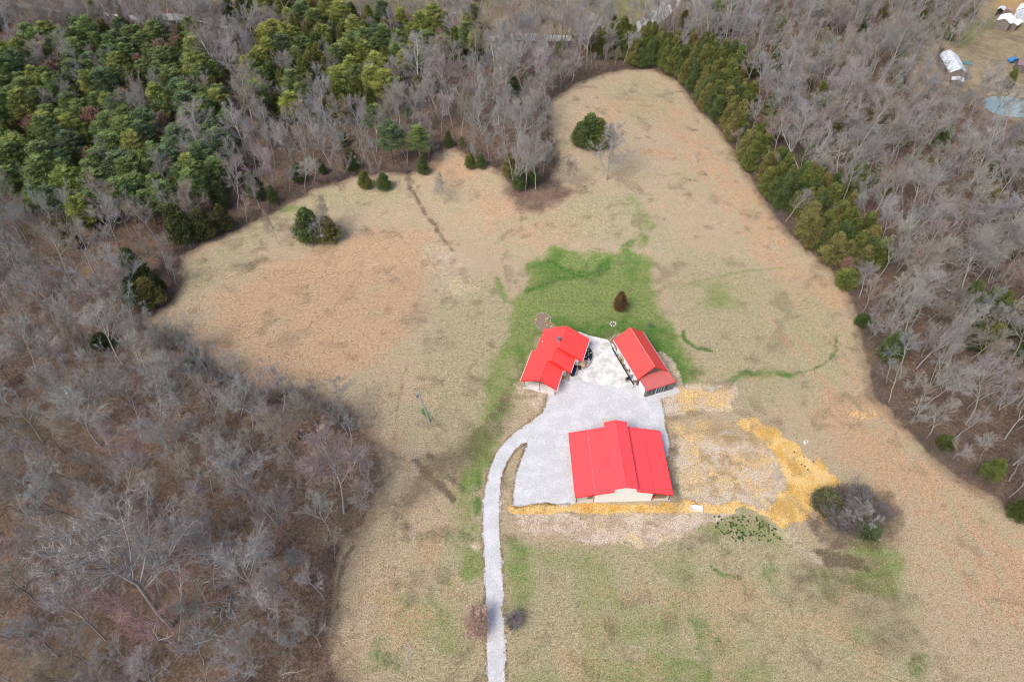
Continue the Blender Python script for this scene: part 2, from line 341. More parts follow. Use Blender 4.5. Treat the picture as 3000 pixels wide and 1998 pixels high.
stw = mx(stw, .9*soft([(1528,898),(1600,888),(1700,882),(1705,905),(1670,935),(1590,945),(1560,958),(1530,950)], 1.0)); stw = mx(stw, .85*soft([(1182,885),(1215,895),(1270,905),(1262,925),(1235,950),(1215,940)], 1.0))
stw = mx(stw, stroke([(1522,815),(1545,845),(1560,880)], 1.0, .95, .8)); stw = mx(stw, stroke([(1850,1180),(1880,1210),(1920,1240)], 1.6, .7, 1.2)); stw = mx(stw, .6*soft([(2270,150),(2300,135),(2354,160),(2354,200),(2310,190)], 1))
stw = mx(stw, stroke([(1780,1200),(1850,1260),(1900,1290)], 2.5, .5, 2)); stw = mx(stw, .8*soft([(2283,148),(2310,145),(2370,165),(2370,185),(2330,180)], 1.2))
mu = mx(stroke([(955,1058),(1005,1110),(1042,1150)], .7, .9), stroke([(985,1045),(1030,1090),(1068,1125)], .6, .8)); mu = mx(mu, .62*soft([(900,1130),(960,1050),(1060,1000),(1170,930),(1200,960),(1120,1040),(1060,1110),(960,1190),(890,1210)], 4))
mu = mx(mu, stroke([(905,1180),(935,1210),(930,1230)], 1.2, .6, 1)); mu = mx(mu, stroke([(1100,1040),(1130,960),(1170,920)], 1.5, .6, 1.5))
mu = mx(mu, stroke([(1885,1268),(1930,1285),(1985,1292)], .9, .95, .8)); mu = mx(mu, stroke([(1900,1290),(1950,1300),(1995,1310)], .8, .9, .7)); mu = mx(mu, stroke([(1915,1250),(1900,1270),(1950,1318)], .8, .7, .7))
mu = mx(mu, .5*soft([(1840,1220),(1900,1240),(2060,1260),(2070,1400),(2000,1450),(1900,1350)], 5)); mu = mx(mu, stroke([(1870,1340),(1950,1370),(2040,1440),(2060,1480)], 5, .5, 4)); mu = mx(mu, stroke([(1870,1200),(1960,1250),(2060,1210),(2040,1150)], 2.5, .62, 2))
mu = mx(mu, stroke([(940,425),(965,470),(1000,520),(1040,575)], .55, .75, .5)); mu = mx(mu, stroke([(955,425),(985,480),(1020,530)], .4, .5, .4)); mu = mx(mu, stroke([(935,400),(945,425)], 1.2, .55, 1))
mu = mx(mu, stroke([(812,1255),(788,1300),(775,1350),(774,1400)], .45, .75, .4)); mu = mx(mu, stroke([(905,1010),(915,930),(930,860),(945,800)], .45, .5, .4)); mu = mx(mu, .5*soft([(930,740),(960,700),(990,720),(960,770)], 2))
mu = mx(mu, .55*soft([(500,600),(600,590),(640,600),(560,630)], 2)); mu = mx(mu, stroke([(1610,945),(1540,962)], 1.0, .5, 1)); mu = mx(mu, stroke([(1550,1000),(1550,1100),(1560,1150)], .8, .55, .8)); mu = mx(mu, .48*soft([(1640,960),(1760,1010),(1730,1060),(1600,1010)], 3))
ora = soft([(440,800),(500,690),(580,620),(700,570),(900,530),(980,560),(960,700),(900,820),(800,890),(560,880)], 6)*.95
ora = mx(ora, stroke([(1500,240),(1600,330),(1690,430),(1780,560),(1880,660)], 5, .8, 4)); ora = mx(ora, stroke([(1340,310),(1420,240),(1540,240)], 5, .7, 4)); ora = mx(ora, stroke([(1960,960),(2080,1080),(2200,1180),(2354,1350)], 7, .8, 5))
ora = mx(ora, stroke([(960,1180),(980,1300),(940,1450)], 2.8, .72, 2.5)); ora = mx(ora, stroke([(1060,400),(1200,540),(1330,520)], 6, .7, 4)); ora = mx(ora, stroke([(1300,1480),(1500,1400),(1700,1350),(1800,1500)], 2.5, .55, 2)); ora = mx(ora, stroke([(1730,870),(1900,870)], 1.2, .6, 1))
ora = mx(ora, stroke([(1480,350),(1600,360)], 2, .9, 2))
def streaks(ang, la, lc, sd):
    c_, s_ = math.cos(ang), math.sin(ang); Q = np.stack([(GW[:,0]*c_+GW[:,1]*s_)*la, (-GW[:,0]*s_+GW[:,1]*c_)*lc], 1); return fbm(Q, 1.0, sd, 3)
RS = VP([(1480,180),(1560,200),(1700,380),(1800,550),(1960,760),(1990,900),(2150,1090),(2370,1230),(2400,1600),(2100,1600),(2050,1250),(1900,1000),(1850,850),(1620,640),(1500,420)])
mR = 1-sst(-5, 5, sdist(G, RS)); q0, q1 = VP([(1620,330),(1870,640)]); aR = math.atan2(q1[1]-q0[1], q1[0]-q0[0])
sR = .6*(streaks(aR, .03, .8, 21)-.5)+.7*(streaks(aR, .02, 1.9, 23)-.5); sL = streaks(math.radians(62), .05, .55, 31)-.5
sp1 = fbm(G, .18, 61, 5)-.5; sp2 = fbm(G, .06, 71, 4)-.5
ora = np.clip(ora+mR*sR*2.3+1.3*sp1+.9*sp2*(G[:,0] < 0)*(1-mR)+(1-mR)*sL*.45+.35*(PA-.5), 0, 1); oliv = np.clip(oliv-mR*sR*2.0+(1-mR)*(.9*(fbm(G, .5, 41)-.5)-.3*sL), 0, 1)
mu = mx(mu, np.clip(.95*(fbm(G, .3, 81, 5)-.55)*4, 0, .42)*(dC < 0)); stw = mx(stw, .5*soft([(960,560),(1060,560),(1120,640),(1060,720),(1000,680)], 5))
BR1 = VP([(1165,1240),(1500,1270),(1900,1260),(2120,1400),(2200,1700),(1165,1700)]); BL1 = VP([(800,1700),(800,1400),(960,1200),(1110,1150),(1115,1700)])
mB = 1-sst(-3, 3, np.minimum(sdist(G, BR1), sdist(G, BL1)+2)); gre = mx(gre, mB*np.clip((fbm(G, .13, 91, 5)-.5)*3.0, 0, .42)); dee = mx(dee, mB*np.clip((fbm(G, .16, 97, 5)-.6)*5, 0, .42)); ora = np.clip(ora+mB*np.clip((fbm(G, .17, 95, 5)-.52)*7, 0, .9), 0, 1); oliv = mx(oliv, .5*mB)
ep = np.sqrt(((G[:,0]-POND_C[0])/POND_R[0])**2+((G[:,1]-POND_C[1])/POND_R[1])**2); stw = mx(stw, .8*sst(.9, 1.0, ep)*(1-sst(1.12, 1.3, ep))); stw = mx(stw, stroke([(1085,1250),(1105,1258)], .8, .7, .6))
wst = 1-sst(-4, 4, sdist(G, VP([(1000,900),(1200,790),(1235,930),(1130,1060),(1100,1260),(1000,1260)]))); gre = np.clip(gre*(.72+.6*fbm(G, .45, 51))*(1-.42*wst*sst(.35, .6, fbm(G, .2, 57))), 0, 1)
me = bpy.data.meshes.new('ground'); nx, ny = len(xs), len(ys)
idx = np.arange(nx*ny).reshape(ny, nx)
F = np.stack([idx[:-1,:-1], idx[:-1,1:], idx[1:,1:], idx[1:,:-1]], -1).reshape(-1, 4)
def npmesh(name, V, F, mats):
    me = bpy.data.meshes.new(name); k = F.shape[1]
    me.vertices.add(len(V)); me.vertices.foreach_set('co', np.ascontiguousarray(V, np.float32).ravel())
    me.loops.add(F.size); me.loops.foreach_set('vertex_index', F.ravel().astype(np.int32))
    me.polygons.add(len(F)); me.polygons.foreach_set('loop_start', np.arange(0, F.size, k, dtype=np.int32)); me.polygons.foreach_set('loop_total', np.full(len(F), k, np.int32))
    me.update(calc_edges=True)
    for m in mats: me.materials.append(m)
    return me
me = npmesh('ground', np.column_stack([G, H]), F, [M['land']])
for nm, ch in (('cover_a', (lit, oliv, gre, dee)), ('cover_b', (yel, stw, mu, ora))):
    at_ = me.attributes.new(nm, 'FLOAT_COLOR', 'POINT'); at_.data.foreach_set('color', np.stack(ch, 1).astype(np.float32).ravel())
me.polygons.foreach_set('use_smooth', np.ones(len(F), bool))
o = bpy.data.objects.new('ground', me); col.objects.link(o); tag(o, kind='structure')

# ------------------------------------------------------------ sheets on the land
def ragged(poly, amp, step, seed):
    rnd = random.Random(seed); out = []; P = np.array([tuple(p) for p in poly]); low = 0.0
    for k in range(len(P)):
        a_, b_ = P[k], P[(k+1) % len(P)]; L = math.hypot(*(b_-a_)); n = max(1, int(L/step)); nx_, ny_ = (a_[1]-b_[1])/(L+1e-9), (b_[0]-a_[0])/(L+1e-9)
        for i in range(n):
            q = a_+(b_-a_)*i/n; low = low*.82+rnd.uniform(-amp, amp)*.5; d_ = low+rnd.uniform(-amp, amp)*.35
            out.append((q[0]+nx_*d_, q[1]+ny_*d_))
    return out
def sheet(name, poly, z, m, kind='structure', thick=0.0):
    from mathutils.geometry import tessellate_polygon
    tris = tessellate_polygon([[Vector((x, y, 0)) for x, y in poly]]); bm = bmesh.new(); vs_ = [bm.verts.new((x, y, z)) for x, y in poly]
    for a_, b_, c_ in tris:
        if a_ != b_ and b_ != c_ and a_ != c_:
            try: bm.faces.new((vs_[a_], vs_[b_], vs_[c_]))
            except ValueError: pass
    bmesh.ops.recalc_face_normals(bm, faces=bm.faces[:])
    for f in bm.faces:
        if f.normal.z < 0: f.normal_flip()
    if thick:
        n_ = len(poly); lo = [bm.verts.new((x, y, z-thick)) for x, y in poly]
        for i in range(n_): bm.faces.new((vs_[i], lo[i], lo[(i+1) % n_], vs_[(i+1) % n_]))
    me = bpy.data.meshes.new(name); bm.to_mesh(me); bm.free(); me.materials.append(m)
    o = bpy.data.objects.new(name, me); col.objects.link(o); return tag(o, kind=kind) if kind else o
gpoly = VP([(1262,905),(1250,945),(1215,970),(1175,1000),(1140,1040),(1120,1090),(1111,1150),(1109,1200),(1112,1270),(1115,1350),(1118,1420),(1118,1500),(1119,1568),(1119,1700),
 (1165,1700),(1163,1568),(1161,1500),(1159,1420),(1156,1350),(1153,1290),(1149,1220),(1148,1150),(1152,1100),(1166,1062),(1182,1037),(1198,1022),(1212,1019),(1206,1034),(1196,1060),(1186,1090),(1180,1130),(1178,1165),(1210,1162),(1250,1156),(1280,1160),(1325,1157),
 (1420,1150),(1420,1070),(1530,1060),(1541,1030),(1536,1000),(1530,985),(1528,955),(1521,925),(1512,912),(1558,903),(1550,886),(1500,860),(1460,850),(1400,860),(1300,840),(1280,860)])
# corner rounding
def chaikin(p, n=2):
    for _ in range(n):
        q = np.roll(p, -1, 0); p = np.stack([.75*p+.25*q, .25*p+.75*q], 1).reshape(-1, 2)
    return p
sheet('gravel_driveway', ragged(chaikin(gpoly, 2), .34, .2, 3), .012, M['gravel'])
cpoly = VP([(1330,762),(1352,771),(1395,781),(1410,792),(1419,812),(1432,842),(1450,872),(1460,881),(1418,891),(1375,884),(1330,873),(1302,866),(1290,850),(1300,800)])
sheet('concrete_courtyard', ragged(cpoly, .02, 1.5, 5), .05, M['concrete'], thick=.1)
pz = -4.2-.28
o = sheet('pond', [(POND_C[0]+POND_R[0]*.99*math.cos(a_)*(1+.04*math.sin(3*a_)), POND_C[1]+POND_R[1]*.99*math.sin(a_)*(1+.05*math.cos(2*a_))) for a_ in np.linspace(0, 2*math.pi, 48, endpoint=False)], pz, M['pond'])
mb = MB(); 
cc = CREEK; dense = []
for (ax, ay), (bx, by) in zip(cc[:-1], cc[1:]):
    n = max(1, int(math.hypot(bx-ax, by-ay)/3)); dense += [(ax+(bx-ax)*i/n, ay+(by-ay)*i/n) for i in range(n)]
dense = np.array(dense)
rows = []
for i in range(len(dense)):
    d = dense[min(i+1, len(dense)-1)]-dense[max(i-1, 0)]; d /= np.linalg.norm(d); nrm = np.array([-d[1], d[0]])
    vx_ = proj(dense[i][0], dense[i][1], -5)[0]/K
    wd = (2.7 if vx_ > 1120 or 285 < vx_ < 445 else 1.0)+.5*math.sin(i*.7) + (2.2 if dense[i][0] > 2 and vx_ > 1440 else 0)
    z = terr(*dense[i])+.62; rows.append((dense[i]+nrm*wd, dense[i]-nrm*wd, z))
for a_, b_ in zip(rows[:-1], rows[1:]): mb.face([(*a_[1], a_[2]), (*b_[1], b_[2]), (*b_[0], b_[2]), (*a_[0], a_[2])])
tag(mb.build('creek', M['creek']), kind='structure')

# ------------------------------------------------------------ buildings
def rib_slope(mb, p00, p10, p11, p01, t=.05, pitch=.46, rib=.04, rw=.06):
    """roof plane p00-p10 along the eave (ribs repeat), p00-p01 up the slope"""
    a, b, c, d = map(Vector, (p00, p10, p11, p01)); mb.slab([a, b, c, d], t)
    nrm = (b-a).cross(d-a).normalized(); nrm = -nrm if nrm.z < 0 else nrm
    L = (b-a).length; u = (b-a).normalized(); n = int(L/pitch)
    for i in range(n+1):
        s = (i+.5)*L/(n+1); e0 = a+u*s; e1 = d+(c-d).normalized()*(s*(c-d).length/L)
        q = [e0-u*rw/2, e0+u*rw/2, e1+u*rw/2, e1-u*rw/2]; qt = [p+nrm*rib for p in q]
        k = len(mb.v); mb.v += [tuple(p-nrm*.004) for p in q]+[tuple(p) for p in (qt[0]*.8+qt[1]*.2, qt[0]*.2+qt[1]*.8, qt[3]*.2+qt[2]*.8, qt[3]*.8+qt[2]*.2)]
        mb.f += [(k+4,k+5,k+6,k+7),(k,k+4,k+7,k+3),(k+1,k+2,k+6,k+5),(k,k+1,k+5,k+4),(k+2,k+3,k+7,k+6)]
def ribwall(mb, x0, x1, y, z0, ztop, th=.08, pitch=.3, side=-1):
    """wall along x at y, its top follows ztop(x); ribs proud on 'side'"""
    xsn = sorted(set([x0, x1]+[v for v in BR if x0 < v < x1]))
    for a_, b_ in zip(xsn[:-1], xsn[1:]):
        mb.prism([(a_, z0), (b_, z0), (b_, ztop(b_-1e-4)), (a_, ztop(a_+1e-4))], y, y-side*th, 'y')
    n = int((x1-x0)/pitch)
    for i in range(n):
        x = x0+(i+.5)*(x1-x0)/n; mb.box(x-.02, x+.02, y-.001, y+side*.022, z0+.01, ztop(x)-.02)
def ridge_cap(parent, p, q, m, w_=.18, name='ridge_cap'):
    mb = MB(); mb.tube([p, q], .09, 6); o = mb.build(name, m, parent); return o

# --- barn -----------------------------------------------------------------
bx, by, ba = 19.64, 66.18, .038
barn = empty('barn', (bx, by, 0), ba, 'large barn with red metal roof, raised centre aisle and cream end wall', 'barn')
W, Lh, EZ, JZ, MW, MZ, RZ = 8.6, 6.74, 2.62, 4.28, 2.17, 4.76, 5.42
XS, SZ = 5.25, EZ+(JZ-EZ)*(8.6-5.25)/(8.6-2.0)
for s in (-1, 1):
    for (xa, za), (xb, zb) in (((W, EZ), (XS, SZ)), ((XS-.06, SZ+.03), (1.95, JZ))):
        mb = MB(); rib_slope(mb, (s*xa, -Lh, za), (s*xa, Lh, za), (s*xb, Lh, zb), (s*xb, -Lh, zb)); mb.build('roof', M['red'], barn)
    mb = MB(); rib_slope(mb, (s*MW, -Lh+.12, MZ), (s*MW, Lh+.75, MZ), (0, Lh+.75, RZ), (0, -Lh+.12, RZ)); mb.build('roof', M['red'], barn)
    for y in (-Lh, Lh):
        mb = MB(); mb.slab([(s*W, y-.03, EZ+.01), (s*W, y+.03, EZ+.01), (s*1.95, y+.03, JZ+.01), (s*1.95, y-.03, JZ+.01)], .2); mb.build('rake_trim', M['redtrim'], barn)
    mb = MB(); mb.box(s*W-.02, s*W+.06, -Lh, Lh, EZ-.22, EZ-.03) if s > 0 else mb.box(-W-.06, -W+.02, -Lh, Lh, EZ-.22, EZ-.03); mb.build('fascia', M['redtrim'], barn)
    mb = MB(); mb.box(*(sorted((s*1.88, s*1.94))), -6.25, 6.6, JZ-.6, MZ-.02); mb.build('clerestory_wall', M['white'], barn)
    mb = MB(); mb.box(*(sorted((s*5.12, s*5.2))), -6.16, 6.16, .02, SZ-.12); mb.build('side_wall', M['white'], barn)
    for y in (-6.27, 6.27):
        mb = MB(); mb.box(*(sorted((s*5.14, s*5.27))), y-.05, y+.05, .02, SZ-.1); mb.build('corner_trim', M['redtrim'], barn)
    for y in (-6.2, -2.1, 2.1, 6.2):
        mb = MB(); mb.box(s*8.25-.07, s*8.25+.07, y-.07, y+.07, .06, EZ+.0); mb.build('post', M['postgrey'], barn)
    mb = MB(); mb.box(s*8.25-.05, s*8.25+.05, -6.4, 6.4, EZ-.22, EZ-.04); mb.build('beam', M['postgrey'], barn)
BR = [-2.0, 0, 2.0, -1.999, 1.999]
def ztop(x):
    ax = abs(x)
    if ax <= 1.9995: return RZ-.06-(RZ-MZ)*ax/MW
    return EZ+(JZ-EZ)*(8.6-ax)/(8.6-1.95)-.07
mb = MB(); ribwall(mb, -5.12, 5.12, -6.25, .02, ztop); mb.build('front_wall', M['white'], barn)
mb = MB(); ribwall(mb, -5.12, 5.12, 6.25, .02, ztop, side=1); mb.build('rear_wall', M['white'], barn)
for s in (-1, 1):      # gable strip over the open lean-to
    mb = MB()
    mb.prism([(s*5.25, EZ+.35), (s*8.2, EZ-.1), (s*8.2, EZ+.02), (s*5.25, SZ-.1)], -6.25, -6.18, 'y'); mb.build('gable_strip', M['white'], barn)
    ds = MB()
    for yy in ((-3.6, -.6), (.6, 3.6)):
        ds.box(*(sorted((s*5.2, s*5.24))), yy[0], yy[1], .1, 2.5)
    ds.build('stall_door', M['whitedoor'], barn)
d = MB(); d.box(-1.5, 1.5, 6.27, 6.31, .06, 3.2); d.build('barn_door', M['whitedoor'], barn)
mb = MB(); mb.tube([(0, -Lh+.1, RZ+.0), (0, Lh+.77, RZ+.0)], .07, 6); mb.build('ridge_cap', M['red'], barn)
mb = MB(); mb.box(-8.5, 8.5, -6.36, 6.3, -.1, .06); o = mb.build('barn_slab', M['slab']); o.location = (bx, by, .0); o.rotation_euler = (0, 0, ba); tag(o, kind='structure')
mb = MB(); mb.box(-1.6, 1.05, 6.32, 11.7, -.1, .055); o = mb.build('concrete_apron', M['slab']); o.location = (bx, by, 0); o.rotation_euler = (0, 0, ba); tag(o, kind='structure')
def place(o, frame, x, y, z=0, rz=0):
    fx, fy, fa = frame; o.location = (fx+x*math.cos(fa)-y*math.sin(fa), fy+x*math.sin(fa)+y*math.cos(fa), z); o.rotation_euler = (0, 0, fa+rz); return o
BF = (bx, by, ba)
def crate(lx, ly, lz, label, x, y):
    e = empty('wooden_crate', (0,0,0), 0, label, 'crate', 'crates under the barn lean-tos'); place(e, BF, x, y, .06)
    for i in range(4):
        mb = MB(); h0 = lz*i/4; mb.box(-lx/2, lx/2, -ly/2, ly/2, h0+.02, h0+lz/4); mb.build('plank', M['bin'], e)
    n = 4
    for i in range(n):
        mb = MB(); mb.box(-lx/2-.03+i*(lx+.06)/n+.015, -lx/2-.03+(i+1)*(lx+.06)/n-.015, -ly/2-.03, ly/2+.03, lz+.003, lz+.05); mb.build('lid_board', M['brownboard'], e)
crate(.75, .8, .9, 'tall narrow brown crate under the left lean-to of the barn', -5.75, -5.3)
crate(2.1, 1.1, .7, 'long brown crate under the right lean-to of the barn', 6.75, -5.35)
crate(1.2, 1.0, .8, 'brown crate on the gravel side behind the barn lean-to post', 7.2, 3.5)

# --- house -----------------------------------------------------------------
HF = (1.74, 84.82, -R(17))
house = empty('house', (0,0,0), 0, 'house with three stepped red metal roofs, brick chimney and open carport', 'house'); place(house, HF, 0, 0)
SL = .425
def lz(v): return 2.8+SL*v
secs = [(0, 5.12, 4.0, 7.5, 0.0), (5.12, 8.70, 4.9, 9.1, 0.0), (8.70, 15.0, 5.6, 10.65, 0.8)]
for i, (u0, u1, vr, vR, vL) in enumerate(secs):
    mb = MB()
    if i == 1:
        rib_slope(mb, (0, u0, lz(0)), (0, 8.15, lz(0)), (vr, 8.15, lz(vr)), (vr, u0, lz(vr)))
        rib_slope(mb, (.8, 8.15, lz(.8)), (.8, u1, lz(.8)), (vr, u1, lz(vr)), (vr, 8.15, lz(vr)))
    elif i == 2:
        rib_slope(mb, (.8, u0, lz(.8)), (.8, 14.5, lz(.8)), (vr, 14.5, lz(vr)), (vr, u0, lz(vr)))
        rib_slope(mb, (2.6, 14.5, lz(2.6)), (2.6, u1, lz(2.6)), (vr, u1, lz(vr)), (vr, 14.5, lz(vr)))
    else: rib_slope(mb, (0, u0, lz(0)), (0, u1, lz(0)), (vr, u1, lz(vr)), (vr, u0, lz(vr)))
    mb.build('roof', M['redb'], house)
    mb = MB(); rib_slope(mb, (vR, u0-.06, 2.78), (vR, u1, 2.78), (vr, u1, lz(vr)), (vr, u0-.06, lz(vr)), t=.06); mb.build('roof', M['redb'], house)
    mb = MB(); mb.tube([(vr, u0-.06, lz(vr)+.01), (vr, u1, lz(vr)+.01)], .06, 6); mb.build('ridge_cap', M['redb'], house)
    mb = MB(); mb.slab([(vR, u0-.1, 2.79), (vR, u0-.04, 2.79), (vr, u0-.04, lz(vr)+.02), (vr, u0-.1, lz(vr)+.02)], .26); mb.build('rake_trim', M['redtrim'], house)
    mb = MB(); mb.box(vR-.02, vR+.09, u0-.06, u1, 2.62, 2.75); mb.build('gutter', M['white'], house)
    # step gable wall, under each roof's front edge
    if i:
        pv = secs[i-1]; mb = MB()
        mb.prism([(pv[2]-.6, lz(pv[2]-.6)-.3), (vR-.5, 2.5), (vR-.5, 2.72+.2), (vr, lz(vr)-.12)], u0+.05, u0+.13, 'y'); mb.build('gable_wall', M['redtrim'], house)
mb = MB(); mb.slab([(0, -.04, lz(0)+.01), (0, .03, lz(0)+.01), (4.0, .03, lz(4)+.02), (4.0, -.04, lz(4)+.02)], .26); mb.build('rake_trim', M['redtrim'], house)
mb = MB(); mb.box(-.09, .01, 0, 8.15, 2.6, 2.74); mb.build('gutter', M['white'], house)
# carport frame
for v_, u_ in ((.75, .75), (3.75, .75), (7.0, .75), (.75, 5.3), (7.0, 3.2)):
    mb = MB(); mb.box(v_-.06, v_+.06, u_-.06, u_+.06, .08, min(lz(v_), 4.35 if v_ == 3.75 else 2.9)-.1); mb.build('post', M['postgrey'], house)
mb = MB(); mb.box(.7, 7.05, .68, .8, 2.62, 2.8); mb.build('tie_beam', M['postgrey'], house)
for s in (-1, 1):
    mb = MB(); mb.tube([(3.85, .72, 2.9), (3.85+s*1.1, .72, 3.9)], .05, 4); mb.build('brace', M['postgrey'], house)
mb = MB(); mb.box(3.8, 3.92, .66, .78, 2.8, 4.3); mb.build('king_post', M['postgrey'], house)
mb = MB(); mb.box(.5, 7.1, .5, 6.0, -.1, .08); o = mb.build('carport_slab', M['concrete']); place(o, HF, 0, 0); tag(o, kind='structure')
# walls with openings shown as parts
def wallbox(x0, x1, y0, y1, z1, name='wall', m='white'):
    mb = MB(); mb.box(x0, x1, y0, y1, .02, z1); return mb.build(name, M[m], house)
wallbox(1.2, 1.3, 5.9, 14.2, 3.1); wallbox(1.3, 7.9, 5.9, 6.0, 2.7); wallbox(7.8, 7.9, 6.0, 9.0, 2.7); wallbox(7.9, 9.7, 9.0, 9.1, 2.7); wallbox(9.6, 9.7, 9.1, 14.4, 2.7); wallbox(1.3, 9.6, 14.2, 14.3, 3.1)
def hwin(x0, x1, y0, y1, z0, z1):
    mb = MB(); mb.box(x0-.03, x1+.03, y0-.05, y1+.05, z0-.05, z1+.05); f = mb.build('window', M['whitedoor'], house)
    mb = MB(); e = .012; mb.box(x0-.03-e, x1+.03+e, y0+.04, y1-.04, z0+.04, z1-.04) if (x1-x0) < (y1-y0) else mb.box(x0+.04, x1-.04, y0-.05-e, y1+.05+e, z0+.04, z1-.04)
    g_ = mb.build('pane', M['glass'], f)
hwin(9.6, 9.72, 10.2, 11.4, .9, 2.1); hwin(9.6, 9.72, 12.4, 13.6, .9, 2.1); hwin(7.8, 7.92, 7.9, 8.7, .9, 2.1); hwin(1.18, 1.3, 8, 9.2, 1, 2.2); hwin(1.18, 1.3, 11, 12.2, 1, 2.2)
mb = MB(); mb.box(7.88, 7.96, 6.5, 7.4, .1, 2.15); dr = mb.build('door', M['redtrim'], house); mb = MB(); mb.box(7.96, 8.0, 7.25, 7.32, 1.0, 1.1); mb.build('handle', M['steel'], dr)
# chimney and vents
mb = MB(); mb.box(4.62, 5.22, 10.35, 11.0, 4.2, 5.55); ch = mb.build('chimney', simple('grey chimney block', (.21,.19,.22), .8, .25, 4.0), house)
mb = MB(); mb.box(4.55, 5.29, 10.28, 11.07, 5.553, 5.64); mb.build('chimney_cap', M['steel'], ch)
mb = MB(); mb.tube([(4.92, 10.68, 5.65), (4.92, 10.68, 5.95)], .2, 8); mb.build('flue', M['dark'], ch); mb = MB(); mb.tube([(4.92, 10.68, 6.0), (4.92, 10.68, 6.05)], .28, 8); mb.build('flue_hood', M['steel'], ch)
for v_, u_ in ((1.25, 12.55), (1.55, 10.63)):
    mb = MB(); mb.tube([(v_, u_, lz(v_)-.05), (v_, u_, lz(v_)+.3)], .08, 8); mb.build('vent_pipe', M['cream'], house)
# side deck of planks beside the carport
dk = empty('plank_ramp', (0,0,0), 0, 'pale plank deck tucked between the carport roof and the courtyard', 'deck'); place(dk, HF, 0, 0)
for i in range(8):
    mb = MB(); u0 = 4.9+i*.3; mb.box(7.05, 8.62, u0, u0+.26, .16, .2); mb.build('plank', M['timber'], dk)
mb = MB(); mb.box(7.05, 8.62, 4.82, 4.88, .08, .22); mb.build('edge_board', M['cream'], dk)
mb = MB(); mb.box(8.63, 8.7, 4.8, 7.35, .08, .3); mb.build('side_board', M['brownboard'], dk)
def bench(name, label, x, y, lx, ly, h, rz, cat='bench', mat='timber', n=4, back=False):
    e = empty(name, (0,0,0), 0, label, cat); place(e, HF, x, y, .05, rz)
    for i in range(n):
        mb = MB(); mb.box(-lx/2, lx/2, -ly/2+i*ly/n+.008, -ly/2+(i+1)*ly/n-.008, h-.045, h); mb.build('slat', M[mat], e)
    for sx in (-1, 1):
        for sy in (-1, 1):
            mb = MB(); mb.box(sx*(lx/2-.08)-.04, sx*(lx/2-.08)+.04, sy*(ly/2-.06)-.04, sy*(ly/2-.06)+.04, 0, h-.045); mb.build('leg', M[mat], e)
    return e
bench('garden_table', 'pale wooden table at the end of the flagstone patio', 10.35, 9.75, 1.5, 1.5, .74, math.pi/2, 'table', n=8)
bench('wooden_bench', 'long pale wooden bench beside the dark covered hot tub', 9.75, 8.1, 2.9, .35, .5, math.pi/2, n=3)
e = empty('hot_tub', (0,0,0), 0, 'dark rectangular covered tub under the middle roof edge of the house', 'tub'); place(e, HF, 9.12, 8.2, .05)
mb = MB(); mb.box(-.5, .5, -1.15, 1.15, 0, .55); mb.build('tub_body', M['dark'], e); mb = MB(); mb.box(-.54, .54, -1.2, 1.2, .553, .62); mb.build('cover', M['navy'], e)
e = empty('round_bin', (0,0,0), 0, 'low round dark bin by the end of the wooden bench', 'bin'); place(e, HF, 9.2, 6.7, .05)
mb = MB(); mb.tube([(0,0,0), (0,0,.5)], [.42,.46], 14); mb.build('bin_body', M['dark'], e); mb = MB(); mb.tube([(0,0,.503), (0,0,.56), (0,0,.6)], [.49,.45,.2], 14); mb.build('lid', M['navy'], e)
e = empty('patio_chair', (0,0,0), 0, 'black patio chair at the corner of the flagstone patio', 'chair'); place(e, HF, 10.25, 8.55, .05, .6)
mb = MB(); mb.box(-.3, .3, -.28, .28, .4, .46); mb.build('seat', M['dark'], e); mb = MB(); mb.box(-.3, .3, .26, .31, .46, .95); mb.build('backrest', M['dark'], e)
for sx in (-1, 1):
    for sy in (-1, 1): mb = MB(); mb.box(sx*.26-.025, sx*.26+.025, sy*.24-.025, sy*.24+.025, 0, .4); mb.build('leg', M['dark'], e)

# --- mulch bed and flagstone patio on the courtyard
def hloc(x, y): c, s = math.cos(HF[2]), math.sin(HF[2]); return HF[0]+x*c-y*s, HF[1]+x*s+y*c
arc = [(9.9, 15.4)]+[(9.9+2.15*math.sin(a_), 12.2+3.2*math.cos(a_)) for a_ in np.linspace(.25, math.pi-.75, 12)]
bed = [hloc(*p) for p in [(9.9, 15.3)]+[(9.9+2.1*math.sin(a_), 12.1+3.2*math.cos(a_)) for a_ in np.linspace(.15, 1.75, 12)]+[(9.9, 11.5)]]
o = sheet('mulch_bed', bed, .075, M['mulch'], thick=.03)
o = sheet('bed_grass', [hloc(*p) for p in ((9.75, 11.6), (10.35, 11.6), (10.55, 13.2), (10.3, 14.3), (9.75, 14.3))], .09, simple('bed grass', (.06,.12,.02), .9, .4, 5), thick=.02)
rnd = random.Random(8)
e = empty('bed_edging', (0,0,0), 0, 'low grey stone edging around the black mulch bed', 'edging'); place(e, HF, 0, 0)
for i in range(30):
    a_ = .1+(2.55)*i/29; x = 9.9+2.25*math.sin(a_); y = 11.9+3.3*math.cos(a_)
    mb = MB(); M4 = Matrix.Translation((x, y, 0)) @ Matrix.Rotation(-a_+rnd.uniform(-.1, .1), 4, 'Z'); mb.box(-.13, .13, -.08, .08, .05, .17+rnd.uniform(0, .03), M4); mb.build('stone', M['purplebrown'] if i % 3 else M['stone'], e)
e = empty('flagstone_patio', (0,0,0), 0, 'curved patio corner of sandy flagstones below the mulch bed', 'patio'); place(e, HF, 0, 0)
